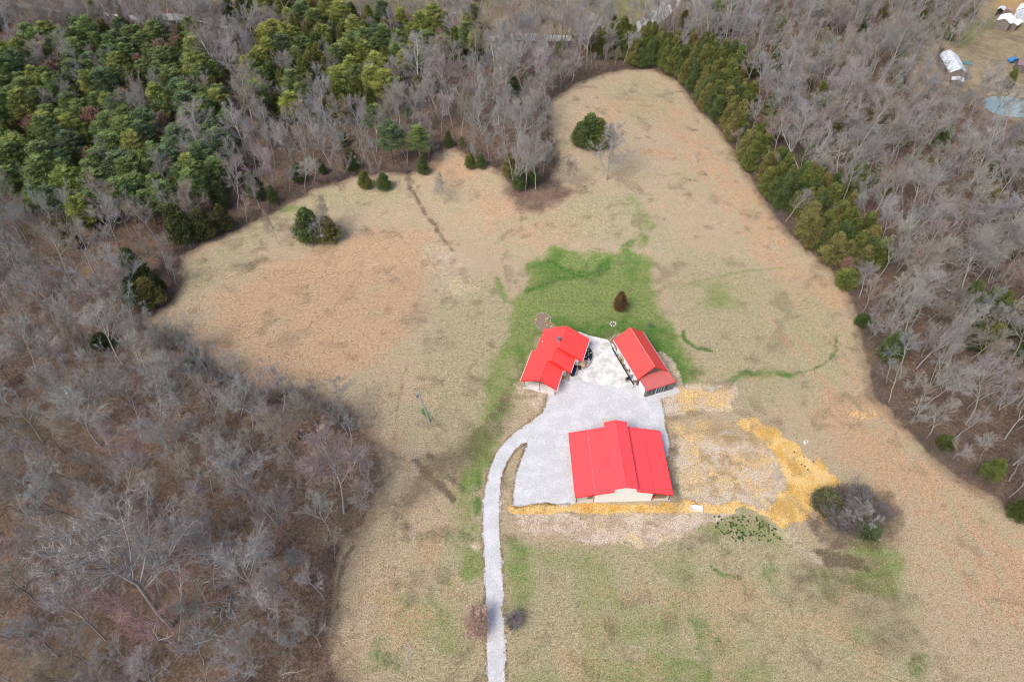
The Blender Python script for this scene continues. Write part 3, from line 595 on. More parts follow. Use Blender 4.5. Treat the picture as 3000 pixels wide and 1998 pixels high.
fp = [(10.6,10.9,.3,.26),(11.25,10.95,.28,.22),(11.8,10.9,.25,.22),(10.7,10.3,.26,.28),(11.25,10.35,.22,.24),(11.75,10.3,.26,.28),(10.65,9.75,.24,.2),(11.15,9.75,.25,.2),(11.6,9.75,.2,.2),(10.75,9.3,.25,.16),(11.2,9.3,.18,.16)]
for x, y, rx, ry in fp:
    mb = MB(); n = 7; pts = [(x+rx*(.85+.25*rnd.random())*math.cos(2*math.pi*i/n), y+ry*(.85+.25*rnd.random())*math.sin(2*math.pi*i/n)) for i in range(n)]; mb.prism(pts, .05, .1+rnd.uniform(0, .012), 'z'); mb.build('flagstone', M['flag'], e)
for i in range(9):
    x, y = [(10.7,14.9),(11.0,13.4),(11.4,13.7),(11.7,13.8),(11.1,12.9),(11.3,12.0),(11.5,11.75),(10.8,14.2),(10.75,12.2)][i]
    wx, wy = hloc(x, y); mb = MB(); r = rnd.uniform(.12, .2); n = 7
    mb.prism([(wx+r*rnd.uniform(.8, 1.2)*math.cos(6.283*j/n), wy+r*rnd.uniform(.7, 1)*math.sin(6.283*j/n)) for j in range(n)], .076, .15, 'z')
    o = mb.build('garden_stone', M['cream'] if i != 5 else M['flag']); tag(o, ['pale stone under the roof corner at the top','pale stone just below the top roof corner stone','largest white stone at the middle','pale stone right of the large white middle stone','pale stone nearest the outer edge','tan stone below the middle','pale stone at the lower end by the flagstones','pale stone near the top by the grass strip','pale stone by the grass strip low down'][i]+' of the black mulch bed', 'stone', 'pale stones on the mulch bed')

# --- garage -----------------------------------------------------------------
GF = (26.32, 91.41, .347)
gar = empty('garage', (0,0,0), 0, 'long garage with steep red gable roof, white doors and a faded red lean-to', 'garage'); place(gar, GF, 0, 0)
gw, gl, ge, gz = 3.45, 5.56, 3.2, 5.9
for s in (-1, 1):
    mb = MB(); rib_slope(mb, (s*gw, -gl, ge), (s*gw, gl, ge), (0, gl, gz), (0, -gl, gz)); mb.build('roof', M['redb'], gar)
    for y in (-gl-.03, gl+.03):
        mb = MB(); mb.slab([(s*gw, y-.03, ge+.01), (s*gw, y+.03, ge+.01), (0, y+.03, gz+.01), (0, y-.03, gz+.01)], .2); mb.build('rake_trim', M['redtrim'], gar)
    mb = MB(); mb.box(*(sorted((s*gw, s*(gw+.09)))), -gl, gl, ge-.16, ge-.03); mb.build('gutter', M['whitedoor'], gar)
mb = MB(); mb.tube([(0, -gl, gz+.0), (0, gl, gz+.0)], .06, 6); mb.build('ridge_cap', simple('pink worn ridge', (.75,.22,.2), .5), gar)
wy0 = -4.85
for s in (-1, 1):
    for yy in (wy0, 5.2):
        pass
mb = MB(); mb.prism([(-2.6,.02),(3.1,.02),(3.1,3.35),(0,5.75),(-2.6,3.75)], wy0, wy0+.1, 'y'); mb.build('front_gable_wall', M['wood'], gar)
mb = MB(); mb.prism([(-2.6,.02),(3.1,.02),(3.1,3.35),(0,5.75),(-2.6,3.75)], 5.2, 5.3, 'y'); mb.build('rear_gable_wall', M['wood'], gar)
for i in range(14):
    x = -2.4+i*.4; zt = (5.75-(5.75-3.35)*x/3.1 if x > 0 else 5.75+2.0*x/2.6)-.12
    mb = MB(); mb.box(x-.18, x+.18, wy0-.03, wy0-.003, 3.2 if zt > 3.3 else 3.1, zt); mb.build('gable_board', M['wood'], gar)
mb = MB(); mb.box(-.35, .35, wy0-.06, wy0-.033, 4.3, 4.8); v_ = mb.build('gable_vent', M['steel'], gar)
mb = MB(); mb.box(-2.6, -2.5, wy0+.1, 5.2, .02, 3.55); mb.build('side_wall', M['brownboard'], gar)
mb = MB(); mb.box(3.0, 3.1, wy0+.1, 5.2, .02, 3.3); mb.build('side_wall', M['wood'], gar)
for y0, y1 in ((3.25, 4.7), (-.95, 1.45), (-3.9, -1.6)):
    mb = MB(); mb.box(-2.66, -2.603, y0, y1, .08, 2.5); dr = mb.build('garage_door', M['whitedoor'], gar)
    for k in range(4): mb = MB(); mb.box(-2.675, -2.661, y0+.06, y1-.06, .14+k*.6, .66+k*.6); mb.build('door_panel', M['whitedoor'], dr)
mb = MB(); mb.box(-2.66, -2.603, 2.0, 2.9, 1.0, 2.2); wd = mb.build('window', M['timber'], gar); mb = MB(); mb.box(-2.67, -2.661, 2.08, 2.82, 1.08, 2.12); mb.build('pane', M['glass'], wd)
mb = MB(); mb.box(-2.62, -2.603, 1.5, 3.2, .1, .95); mb.build('log_panel', M['timber'], gar)
# lean-to
mb = MB(); rib_slope(mb, (-2.55, -8.2, 2.35), (3.95, -8.1, 2.35), (3.5, -4.9, 3.15), (-2.8, -5.0, 3.15), t=.05, pitch=.4); mb.build('leanto_roof', M['fadedred'], gar)
mb = MB(); mb.tube([(-2.8, -5.0, 3.15), (-2.57, -8.2, 2.36), (3.97, -8.1, 2.36), (3.52, -4.95, 3.15)], .06, 5); mb.build('leanto_trim', M['redtrim'], gar)
mb = MB(); mb.box(-2.5, 3.8, -8.0, -7.9, .02, 2.28); fw = mb.build('leanto_front_wall', M['wood'], gar)
mb = MB(); mb.box(-2.5, -2.42, -7.9, -4.95, .02, 2.35); mb.build('leanto_side_wall', M['wood'], gar); mb = MB(); mb.box(3.4, 3.48, -7.9, -4.95, .02, 2.35); mb.build('leanto_side_wall', M['wood'], gar)
mb = MB(); mb.box(-2.56, -2.503, -7.6, -5.2, .1, 2.15); mb.build('side_door', M['whitedoor'], gar)
for x0, x1, m_ in ((-1.9, -1.35, 'glass'), (-1.05, -.5, 'glass'), (1.75, 2.4, 'glass'), (2.65, 3.0, 'teal')):
    mb = MB(); mb.box(x0-.05, x1+.05, -8.03, -8.003, .6, 2.05); f = mb.build('window', M['postgrey'], gar); mb = MB(); mb.box(x0, x1, -8.045, -8.031, .65, 2.0); mb.build('pane', M[m_], f)
mb = MB(); mb.box(-.2, 1.55, -8.04, -8.003, .08, 2.15); f = mb.build('glass_door', M['whitedoor'], gar)
for k in range(3): mb = MB(); mb.box(-.12+k*.56, .36+k*.56, -8.055, -8.041, .2, 2.05); mb.build('pane', M['glass'], f)
mb = MB(); mb.box(-2.5, 4.8, -9.3, -8.06, -.08, .045); o = mb.build('porch_slab', M['gravel']); place(o, GF, 0, 0, .0); tag(o, kind='structure')
# things along the garage
e = empty('flag', (0,0,0), 0, 'small striped flag on an angled pole at the garage eave', 'flag'); place(e, GF, -2.95, -4.15, 0)
mb = MB(); mb.tube([(.35,.1,2.2), (-1.0,.1,3.1)], .025, 5); mb.build('flag_pole', M['steel'], e)
for k in range(7):
    mb = MB(); x0 = -.95; z0 = 3.08-k*.09
    mb.face([(x0+(.35 if k < 4 else 0), .1, z0), (x0+1.1, .35, z0-.25), (x0+1.1, .35, z0-.34), (x0+(.35 if k < 4 else 0), .1, z0-.09)]); mb.build('stripe', M['redpaint'] if k % 2 == 0 else M['snowroof'], e)
mb = MB(); mb.face([(-.95,.1,3.08), (-.6,.18,3.0), (-.6,.18,2.64), (-.95,.1,2.72)]); mb.build('canton', M['navy'], e)
e = empty('charcoal_grill', (0,0,0), 0, 'dark lidded grill standing on the courtyard concrete near the garage', 'grill'); place(e, GF, -3.95, -3.1, .05, .3)
mb = MB(); mb.tube([(-.45,0,.85),(.45,0,.85)], .3, 10); mb.build('lid', M['dark'], e); mb = MB(); mb.box(-.45,.45,-.28,.28,.6,.84); mb.build('firebox', M['steel'], e); mb = MB(); mb.box(.48,.95,-.25,.25,.8,.84); mb.build('shelf', M['steel'], e)
for sx in (-1, 1):
    for sy in (-1, 1): mb = MB(); mb.box(sx*.4-.03, sx*.4+.03, sy*.24-.03, sy*.24+.03, 0, .6); mb.build('leg', M['dark'], e)
e = empty('edging_timber', (0,0,0), 0, 'long dark timber edging along the foot of the garage wall', 'edging'); place(e, GF, 0, 0)
for k in range(6):
    mb = MB(); y0 = -4.5+k*1.75; mb.box(-3.32+.02*(k % 2), -3.12+.02*(k % 2), y0, y0+1.72, .05, .26); mb.build('timber', M['dark'], e)
o = MB().tube([(-2.7,-4.75,2.9),(-2.72,-4.75,.3),(-3.2,-4.9,.12),(-3.8,-5.1,.1)], .05, 6).build('downspout', M['dark'], gar)
# flower bed behind garage
e = empty('stone_border', (0,0,0), 0, 'curved border of small brown stones behind the rear corner of the garage', 'border'); place(e, GF, 0, 0)
for k in range(26):
    a_ = math.pi*.35+math.pi*.75*k/25; x = -.9+2.1*math.cos(a_); y = 6.6+2.3*math.sin(a_)
    mb = MB(); M4 = Matrix.Translation((x, y, 0)) @ Matrix.Rotation(a_, 4, 'Z'); mb.box(-.12,.12,-.1,.1,0,.12+.05*rnd.random(), M4); mb.build('stone', M['stone'], e)
o = sheet('garage_bed', [(GF[0]+x*math.cos(GF[2])-y*math.sin(GF[2]), GF[1]+x*math.sin(GF[2])+y*math.cos(GF[2])) for x, y in [(-.9+2.0*math.cos(a_), 6.6+2.2*math.sin(a_)) for a_ in np.linspace(math.pi*.35, math.pi*1.1, 12)]+[(-2.9, 4.5), (-1, 5.3)]], .03, M['bedsoil'])

# kidney bed beyond the house
kp = VP([(1229,733),(1234,724),(1246,720),(1260,722),(1266,731),(1265,742),(1274,748),(1280,757),(1272,765),(1252,766),(1238,755),(1230,744)])
sheet('flower_bed_soil', ragged(chaikin(kp, 2), .03, .5, 4), .03, M['bedsoil'])
e = empty('kidney_bed_border', (0,0,0), 0, 'kidney shaped border of grey brown stones around the flower bed behind the house', 'border')
kc = chaikin(kp, 2)
acc = 0
for i in range(len(kc)):
    p, q = kc[i], kc[(i+1) % len(kc)]; L = math.hypot(*(q-p)); n = max(1, int(L/.3))
    for j in range(n):
        c_ = p+(q-p)*(j+.5)/n; M4 = Matrix.Translation((c_[0], c_[1], 0)) @ Matrix.Rotation(math.atan2(q[1]-p[1], q[0]-p[0])+rnd.uniform(-.2,.2), 4, 'Z')
        mb = MB(); mb.box(-.14,.14,-.1,.1,0,.14+.06*rnd.random(), M4); mb.build('stone', M['stone'], e)
# fire ring on the lawn
e = empty('fire_ring', at(1796, 950), 0, 'small ring of pale stones around ash on the lawn between house and garage', 'fire ring')
for k in range(14):
    a_ = 2*math.pi*k/14; M4 = Matrix.Translation((.62*math.cos(a_), .62*math.sin(a_), 0)) @ Matrix.Rotation(a_, 4, 'Z'); mb = MB(); mb.box(-.1,.1,-.12,.12,0,.2+.06*rnd.random(), M4); mb.build('stone', M['cream'] if k % 2 else M['stone'], e)
mb = MB(); mb.prism([(.5*math.cos(a_), .5*math.sin(a_)) for a_ in np.linspace(0, 6.283, 12, endpoint=False)], 0, .05, 'z'); mb.build('ash', M['postgrey'], e)

# ------------------------------------------------------------ utility pole and wires
pb = at(1258, 1237)
z_ = 6.0
for _ in range(40):
    q = bp(1225, 1145, z_); z_ += (q[1]-pb.y)*.7
ptop = Vector((*bp(1225, 1145, z_), z_))
e = empty('utility_pole', pb, 0, 'leaning grey utility pole with a transformer standing in the tan field', 'utility pole')
d = ptop-pb
mb = MB(); mb.tube([(0,0,0), tuple(d*.5), tuple(d)], [.16,.14,.11], 8); mb.build('pole', simple('grey pole wood', (.34,.35,.36), .8, .15), e)
mb = MB(); q = d*.86; mb.tube([(q.x-.45, q.y-.1, q.z-.4), (q.x-.45, q.y-.1, q.z+.5)], .25, 10); tr = mb.build('transformer', M['steel'], e)
mb = MB(); mb.tube([(q.x-.45, q.y-.1, q.z+.5), (q.x-.45, q.y-.1, q.z+.75)], .05, 6); mb.build('bushing', M['cream'], tr)
mb = MB(); q = d*.95; mb.tube([(q.x-.9, q.y, q.z+.1), (q.x+.1, q.y, q.z)], .05, 4); mb.build('cross_arm', M['steel'], e)
mb = MB(); mb.tube([tuple(d*.75), (1.4, -.3, 0)], .015, 4); mb.build('guy_wire', M['steel'], e)
mb = MB(); mb.tube([(.14,.02,.0), tuple(d*.7+Vector((.14,.02,0)))], .04, 5); mb.build('conduit', M['cream'], e)
for s_, tx in ((0, 1191), (.35, 1197)):
    A = pb+d*.9+Vector((s_-.5, 0, 0)); B_ = Vector((*bp(tx, 1998, 8.2), 8.2)); dr_ = (B_-A); L = dr_.length; far_ = A+dr_*1.8
    pts = [A.lerp(far_, k/14)+Vector((0, 0, -1.2*math.sin(math.pi*k/14))) for k in range(15)]
    mb = MB(); mb.tube(pts, .016, 4); o = mb.build('power_line', M['steel']); tag(o, ('left' if s_ == 0 else 'right')+' of the two thin overhead wires running from the utility pole down the field', 'cable', 'overhead wires from the pole')

# ------------------------------------------------------------ odd things lying about
def quadshed(name, label, corners, eave, ridge, roofm, wallm, cat='shed', group=None, openfront=False):
    """corners: four picture points of the eaves (order round), seen at eave height"""
    g0 = at(*np.mean(corners, 0)).z
    P = [np.array(bp(x, y, g0+eave)) for x, y in corners]; c_ = sum(P)/4
    u = ((P[1]-P[0])+(P[2]-P[3]))/2; v = ((P[3]-P[0])+(P[2]-P[1]))/2
    if np.linalg.norm(u) < np.linalg.norm(v): u, v = v, u
    L, Wd = np.linalg.norm(u)/2, np.linalg.norm(v)/2; a_ = math.atan2(u[1], u[0])
    e = empty(name, (c_[0], c_[1], g0), a_, label, cat, group)
    for s in (-1, 1):
        mb = MB(); rib_slope(mb, (-L, s*Wd, eave), (L, s*Wd, eave), (L, 0, ridge), (-L, 0, ridge), pitch=.9); mb.build('roof', M[roofm], e)
        mb = MB(); mb.box(-L+.25, L-.25, *(sorted((s*(Wd-.35), s*(Wd-.25)))), -.5, eave-.02); mb.build('side_wall', M[wallm], e)
        if not (openfront and s < 0):
            mb = MB(); rz_ = eave+(ridge-eave)*.25/Wd
            mb.prism([(-Wd+.25, -.5), (Wd-.25, -.5), (Wd-.25, rz_-.08), (0, ridge-.08), (-Wd+.25, rz_-.08)], s*(L-.3), s*(L-.2), 'x'); mb.build('end_wall', M[wallm], e)
    mb = MB(); x_ = -L+.2; mb.box(-L*.3, L*.3, -(Wd-.23), -(Wd-.19), .02, min(2.2, eave-.2)); mb.build('door', M['postgrey'], e)
    mb = MB(); mb.tube([(-L, 0, ridge), (L, 0, ridge)], .08, 5); mb.build('ridge_cap', M[roofm], e)
    return e
quadshed('metal_shed', 'grey galvanised gable shed among bare trees left of the pond', [(2748,158),(2806,160),(2836,218),(2784,214)], 3.0, 4.6, 'galv', 'wood')
quadshed('metal_leanto', 'small grey lean-to at the lower end of the galvanised shed', [(2785,216),(2832,219),(2818,239),(2794,238)], 2.2, 2.6, 'galv', 'wood')
quadshed('farm_shed', 'low blue grey roofed shed at the top of the farmyard', [(2920,28),(2932,20),(2947,23),(2943,31)], 2.6, 3.2, 'galv', 'wood', openfront=True)
quadshed('rusty_shed', 'shed with rusty and pale roof sheets behind the white farm roof', [(2943,31),(2950,25),(2972,28),(2962,35)], 2.4, 3.0, 'rust', 'wood')
quadshed('white_barn', 'wide farm building with bright white roof in the top right farmyard', [(2926,58),(2933,41),(2978,55),(2955,73)], 3.2, 4.4, 'snowroof', 'wood')
quadshed('white_leanto', 'low white roofed lean-to right of the wide white farm building', [(2960,70),(2978,57),(2998,64),(2982,76)], 2.2, 2.7, 'snowroof', 'wood')
quadshed('tall_farmhouse', 'tall pale walled farmhouse with white roof at the right edge', [(2978,28),(2994,12),(3030,24),(3018,44)], 4.5, 6.3, 'snowroof', 'galv', 'house')
quadshed('dark_cabin', 'dark shingled cabin beside the pale drive at the right edge', [(2975,190),(2982,182),(3030,186),(3030,197)], 2.5, 4.0, 'purplebrown', 'wood', 'cabin')
mb = MB(); p = at(2834, 188); mb.box(-1.6, 1.6, -1.0, 1.0, 0, .5); o = mb.build('tarp_stack', M['teal']); o.location = p; o.rotation_euler = (0, 0, -.5); tag(o, 'flat teal covered stack right of the galvanised shed', 'tarp')
def car(p, rz, m, label):
    e = empty('parked_car', p, rz, label, 'car')
    mb = MB(); mb.prism([(-2.1,.35),(2.1,.35),(2.15,.8),(1.2,.95),(.6,1.4),(-1.2,1.42),(-1.8,.95),(-2.15,.85)], -.85, .85, 'y'); mb.build('body', m, e)
    mb = MB(); mb.prism([(1.12,.97),(.58,1.36),(-1.15,1.38),(-1.7,.97)], -.86, .86, 'y'); mb.build('side_window', M['glass'], e)
    for sx in (-1.35, 1.35):
        for sy in (-.8, .8): mb = MB(); mb.tube([(sx, sy-.1, .33), (sx, sy+.1, .33)], .33, 10); mb.build('wheel', M['dark'], e)
car(at(2968, 182), .3, M['blue'], 'blue car parked beside the dark cabin by the pale drive')
for px_, py_, m_, lb in ((2925, 246, 'purplebrown', 'grey brown heap of boards on the bank above the pond'), (2948, 240, 'rust', 'rusty sheet heap on the bank above the pond')):
    e = empty('scrap_heap', at(px_, py_), .3, lb, 'scrap heap')
    for k in range(7):
        mb = MB(); M4 = Matrix.Translation((rnd.uniform(-1.2,1.2), rnd.uniform(-.6,.6), .15+.12*k)) @ Matrix.Rotation(rnd.uniform(-.5,.5), 4, 'Z') @ Matrix.Rotation(rnd.uniform(-.15,.15), 4, 'X'); mb.box(-1.1,1.1,-.3,.3,0,.06, M4); mb.build('board', M[m_], e)
# red farm implement in the right woods
e = empty('disc_harrow', at(2869, 600), .15, 'red disc harrow left under the bare trees at the right', 'harrow')
mb = MB()
mb.box(-2.2,2.2,-.06,.06,.6,.7); mb.box(-2.2,2.2,.9,1.02,.6,.7); mb.box(-.06,.06,-1.4,1.0,.58,.68); mb.build('frame', M['redpaint'], e)
for k in range(9):
    for y in (0, .95): mb = MB(); mb.tube([(-2+.5*k, y-.03, .34), (-2+.5*k, y+.05, .34)], .32, 10); mb.build('disc', M['redpaint'] if k % 3 else M['dark'], e)
for px_, py_, m_, lb, nm in ((2941, 757, 'blue', 'blue plastic tub under bare trees at the right edge', 'plastic_tub'), (2853, 774, 'navy', 'dark blue bin lying in the right woods', 'plastic_bin'), (2966, 757, 'dark', 'black tub right of the blue plastic tub', 'plastic_tub')):
    e = empty(nm, at(px_, py_), .4, lb, 'tub')
    mb = MB(); mb.tube([(0,0,0),(0,0,.7)], [.45,.55], 10); mb.build('tub_body', M[m_], e); mb = MB(); mb.tube([(0,0,.68),(0,0,.73)], .6, 10); mb.build('rim', M[m_], e)
# cream trough on the yellow dirt
e = empty('stock_trough', at(2040, 1490), -.08, 'cream rectangular trough lying on the yellow dirt right of the barn', 'trough')
mb = MB(); mb.box(-1.05,1.05,-.45,.45,0,.1); mb.build('trough_floor', M['cream'], e)
for q in ((-1.1,1.1,-.5,-.44), (-1.1,1.1,.44,.5), (-1.1,-1.04,-.44,.44), (1.04,1.1,-.44,.44)): mb = MB(); mb.box(*q, 0, .45); mb.build('side', M['cream'], e)
e = empty('pale_block', at(2360, 1296), .4, 'small white block lying at the outer edge of the yellow dirt', 'block')
mb = MB(); mb.box(-.35,.35,-.28,.28,0,.3); mb.build('block_body', M['cream'], e); mb = MB(); mb.box(-.2,.2,-.15,.15,.303,.34); mb.build('top_stone', M['stone'], e)
# boards and scrap under the tree at the left
e = empty('plywood_board', at(938, 1252), 1.0, 'weathered pale plywood board lying on the grass near the left woods', 'board')
mb = MB(); mb.box(-.9,.9,-.42,.12,0,.03); mb.build('panel', simple('white washed plywood', (.52,.44,.34), .8, .2, 4), e); mb = MB(); mb.box(-.8,.85,.16,.44,0,.035); mb.build('panel', M['flag'], e)
e = empty('tarpaulin_pile', at(886, 1276), .3, 'dark blue tarpaulin bundle under the bare tree by the left woods', 'tarpaulin')
for k in range(6):
    mb = MB(); M4 = Matrix.Translation((rnd.uniform(-.5,.5), rnd.uniform(-.4,.4), .08*k)) @ Matrix.Rotation(rnd.uniform(0,3), 4, 'Z') @ Matrix.Rotation(rnd.uniform(-.2,.2), 4, 'X'); mb.box(-.6,.6,-.4,.4,0,.12, M4); mb.build('fold', M['navy'] if k % 3 else M['dark'], e)
for k, (px_, py_) in enumerate(((903, 1283), (911, 1289))):
    e = empty('old_tyre', at(px_, py_), .3*k, ('upper' if k == 0 else 'lower')+' of the two black tyres beside the dark blue tarpaulin bundle', 'tyre', 'tyres under the bare tree')
    mb = MB(); n = 14; ring = [(.36*math.cos(6.283*i/n), .36*math.sin(6.283*i/n), .14) for i in range(n+1)]; mb.tube(ring, .13, 6); mb.build('tread', M['dark'], e)
e = empty('red_bucket', at(894, 1299), 0, 'small red bucket on the leaf litter below the tarpaulin bundle', 'bucket')
mb = MB(); mb.tube([(0,0,0),(0,0,.32)], [.14,.18], 10); mb.build('bucket_body', M['redpaint'], e); mb = MB(); mb.tube([(-.17,0,.32),(-.12,0,.45),(.12,0,.45),(.17,0,.32)], .012, 4); mb.build('handle', M['steel'], e)

# ------------------------------------------------------------ plants: prototypes
class Acc:
    def __init__(s): s.v = []; s.f = []; s.t = []
    def tube(s, pts, rad, k, tone):
        n0 = len(s.v)
        for i, p in enumerate(pts):
            a_, b_ = pts[max(i-1, 0)], pts[min(i+1, len(pts)-1)]
            d = Vector((b_[0]-a_[0], b_[1]-a_[1], b_[2]-a_[2])).normalized()
            u = d.cross(Vector((0,0,1)) if abs(d.z) < .9 else Vector((1,0,0))).normalized(); v = d.cross(u); r = rad[i]
            for j in range(k):
                c_, s_ = math.cos(2*math.pi*j/k)*r, math.sin(2*math.pi*j/k)*r
                s.v.append((p[0]+u.x*c_+v.x*s_, p[1]+u.y*c_+v.y*s_, p[2]+u.z*c_+v.z*s_))
        for i in range(len(pts)-1):
            for j in range(k):
                a_ = n0+i*k+j; b_ = n0+i*k+(j+1) % k; s.f.append((a_, b_, b_+k)); s.f.append((a_, b_+k, a_+k)); s.t += [tone, tone]
    def spear(s, p, d, L, w_, tone, rnd):
        u = d.cross(Vector((rnd.random()-.5, rnd.random()-.5, rnd.random()-.5))).normalized()*(w_/2)
        n = len(s.v); e = p+d*L; s.v += [tuple(p+u), tuple(p-u), tuple(e)]; s.f.append((n, n+1, n+2)); s.t.append(tone)
    def mesh(s, name, m):
        me = npmesh(name, np.array(s.v), np.array(s.f, np.int32), [m]); a_ = me.attributes.new('tone', 'FLOAT', 'FACE'); a_.data.foreach_set('value', np.array(s.t, np.float32)); return me
def rdir(d, ang, rnd):
    u = d.cross(Vector((rnd.random()-.5, rnd.random()-.5, rnd.random()-.5))).normalized()
    return (d*math.cos(ang)+u*math.sin(ang)).normalized()
def bare_proto(seed, H, crown0, spread, dens, multi=1, thick=1.0, wig=.105, tw=.03, lod=False, n3f=9, n4f=4):
    """bare broadleaf tree of height H; returns (trunk acc, crown acc)"""
    rnd = random.Random(seed); T = Acc(); Cr = Acc()
    def branch(p, d, L, r, lvl, acc, k, n):
        pts = [p]; rads = [r]; dd = d; q = p
        for i in range(n):
            dd = (dd + Vector((rnd.gauss(0, wig), rnd.gauss(0, wig), rnd.gauss(0, wig)+(.10 if lvl else .06)))).normalized()
            q = q+dd*(L/n); pts.append(q); rads.append(r*(1-(i+1)/n*.8))
        acc.tube([tuple(a_) for a_ in pts], rads, k, rnd.uniform(0, 1)); return pts, rads, dd
    def along(pts, t_):
        f = t_*(len(pts)-1); i = min(int(f), len(pts)-2); return pts[i].lerp(pts[i+1], f-i), (pts[i+1]-pts[i]).normalized()
    for m_ in range(multi):
        d0 = Vector((0,0,1)) if multi == 1 else rdir(Vector((0,0,1)), rnd.uniform(.12,.38), rnd)
        d0 = (d0+Vector((rnd.gauss(0,.04), rnd.gauss(0,.04), 0))).normalized()
        tr, rr, _ = branch(Vector((0,0,-.3)), d0, H*.88, .0092*H*thick/(multi**.4), 0, T, 4 if lod else 6, 4 if lod else 6)
        nl = int(10*dens/(multi**.6))+2
        for i in range(nl):
            t_ = crown0+(1-crown0)*(i+rnd.random())/nl; t_ = min(t_, .97); p, d = along(tr, t_)
            rel = (t_-crown0)/(1-crown0); L = spread*H*(.9-.6*rel)*rnd.uniform(.75, 1.15)
            bd = rdir(d, rnd.uniform(.55, 1.05)*(1-.35*rel), rnd); bd.z = abs(bd.z)*.8+.18; bd.normalize()
            r1 = max(.02, .0040*H*thick*(1-.55*rel))
            b1, _, _ = branch(p, bd, L, r1, 1, T, 3 if lod else 4, 2 if lod else 4)
            n2 = int((5 if lod else 9)*dens)
            for j in range(n2):
                u_ = .22+.78*(j+rnd.random())/n2; p2, d2 = along(b1, min(u_, .98)); L2 = L*rnd.uniform(.3,.52)*(1.15-.4*u_)
                d2b = rdir(d2, rnd.uniform(.4,.95), rnd)
                if lod: Cr.spear(p2, d2b, L2, r1*1.1, rnd.random(), rnd); b2 = [p2, p2+d2b*L2]
                else: b2, _, _ = branch(p2, d2b, L2, r1*.42, 2, Cr, 3, 2)
                n3 = int((7 if lod else n3f)*dens)
                for k_ in range(n3):
                    p3, d3 = along(b2, min(.15+.85*(k_+rnd.random())/n3, .98)); dd3 = rdir(d3, rnd.uniform(.35,.95), rnd); dd3.z += .12; dd3.normalize(); L3 = L2*rnd.uniform(.3,.55)
                    tn = rnd.random(); Cr.spear(p3, dd3, L3, tw*1.4, tn, rnd)
                    for _ in range(int((3 if lod else n4f)*dens)):
                        p4 = p3+dd3*(L3*rnd.uniform(.15,.8)); Cr.spear(p4, rdir(dd3, rnd.uniform(.4,1.0), rnd), L3*rnd.uniform(.4,.8), tw, tn*.6+.4*rnd.random(), rnd)
    return T, Cr
def tri_cloud(acc, C, D, L, Wd, tone, rng):
    """many leaf triangles: centres C, directions D"""
    n = len(C); Rn = rng.normal(size=(n, 3)); U = np.cross(D, Rn); U /= np.linalg.norm(U, axis=1, keepdims=True)+1e-9
    a_ = C-D*(L*.4)[:,None]+U*(Wd/2)[:,None]; b_ = C-D*(L*.4)[:,None]-U*(Wd/2)[:,None]; c_ = C+D*(L*.6)[:,None]
    n0 = len(acc.v); V = np.stack([a_, b_, c_], 1).reshape(-1, 3)
    acc.v += [tuple(x) for x in V]; acc.f += [(n0+3*i, n0+3*i+1, n0+3*i+2) for i in range(n)]; acc.t += list(tone)
def ever_proto(seed, H, Rm, kind, nb, per, leaf):
    rng = np.random.default_rng(seed); rnd = random.Random(seed); T = Acc(); Cr = Acc()
    T.tube([(0,0,-.3), (rnd.uniform(-.2,.2), rnd.uniform(-.2,.2), H*.5), (0,0,H*.97)], [.013*H+.03, .008*H+.02, .02], 6, .5)
    for i in range(nb):
        f = (i+.5)/nb; az = i*2.399+rnd.uniform(-.4,.4)
        if kind == 'oak':
            t_ = .35+.62*f; prof = Rm*math.sqrt(max(.05, 1-(2*f-.9)**2))*rnd.uniform(.7, 1.2)
            b0 = np.array([0, 0, H*t_*.8]); tip = np.array([math.cos(az)*prof, math.sin(az)*prof, H*t_]); s0 = .45
        elif kind == 'pine':
            t_ = .38+.6*f; prof = Rm*(math.sin(min(1, (1-t_)*1.9+.22)*1.5))*rnd.uniform(.75,1.15)
            b0 = np.array([0, 0, H*t_]); tip = np.array([math.cos(az)*prof, math.sin(az)*prof, H*t_+prof*rnd.uniform(.15,.45)])
            s0 = .35
        elif kind == 'cedar':
            t_ = .04+.94*f; prof = Rm*((1-t_)**.62)*(.35+.65*min(1, t_*5+.3))*rnd.uniform(.78,1.18)
            b0 = np.array([0, 0, H*t_*.93]); tip = np.array([math.cos(az)*prof, math.sin(az)*prof, H*t_*.93+.06*H+prof*.35]); s0 = .35
        else:      # rounded shrub / leafy crown
            t_ = .1+.85*f; prof = Rm*math.sqrt(max(.05, 1-(2*t_-1.0)**2))*rnd.uniform(.8,1.12)
            b0 = np.array([0, 0, H*t_*.8]); tip = np.array([math.cos(az)*prof, math.sin(az)*prof, H*t_]); s0 = .3
        T.tube([tuple(b0), tuple(tip*.9+b0*.1)], [.03, .012], 3, .4)
        s = s0+(1-s0)*rng.random(per)**.7; ax = (tip-b0); Ln = np.linalg.norm(ax); ax = ax/Ln
        wdt = Ln*(.30 if kind == 'pine' else .26)*(1.15-.6*s)+.12
        off = rng.normal(size=(per, 3)); off[:, 2] *= (.35 if kind == 'pine' else .8)
        C = b0+np.outer(s*Ln, ax)+off*wdt[:, None]*.62
        D = ax*(.8 if kind != 'cedar' else .45)+rng.normal(size=(per, 3))*.45+np.array([0, 0, .35 if kind == 'pine' else .75]); D /= np.linalg.norm(D, axis=1, keepdims=True)
        tb = rnd.uniform(.15, .85); tone = np.clip(tb+rng.normal(size=per)*.16+.25*(s-.6), 0, 1)
        L = leaf*rng.uniform(.7, 1.3, per); tri_cloud(Cr, C, D, L, L*(.42 if kind == 'pine' else .5), tone, rng)
    return T, Cr

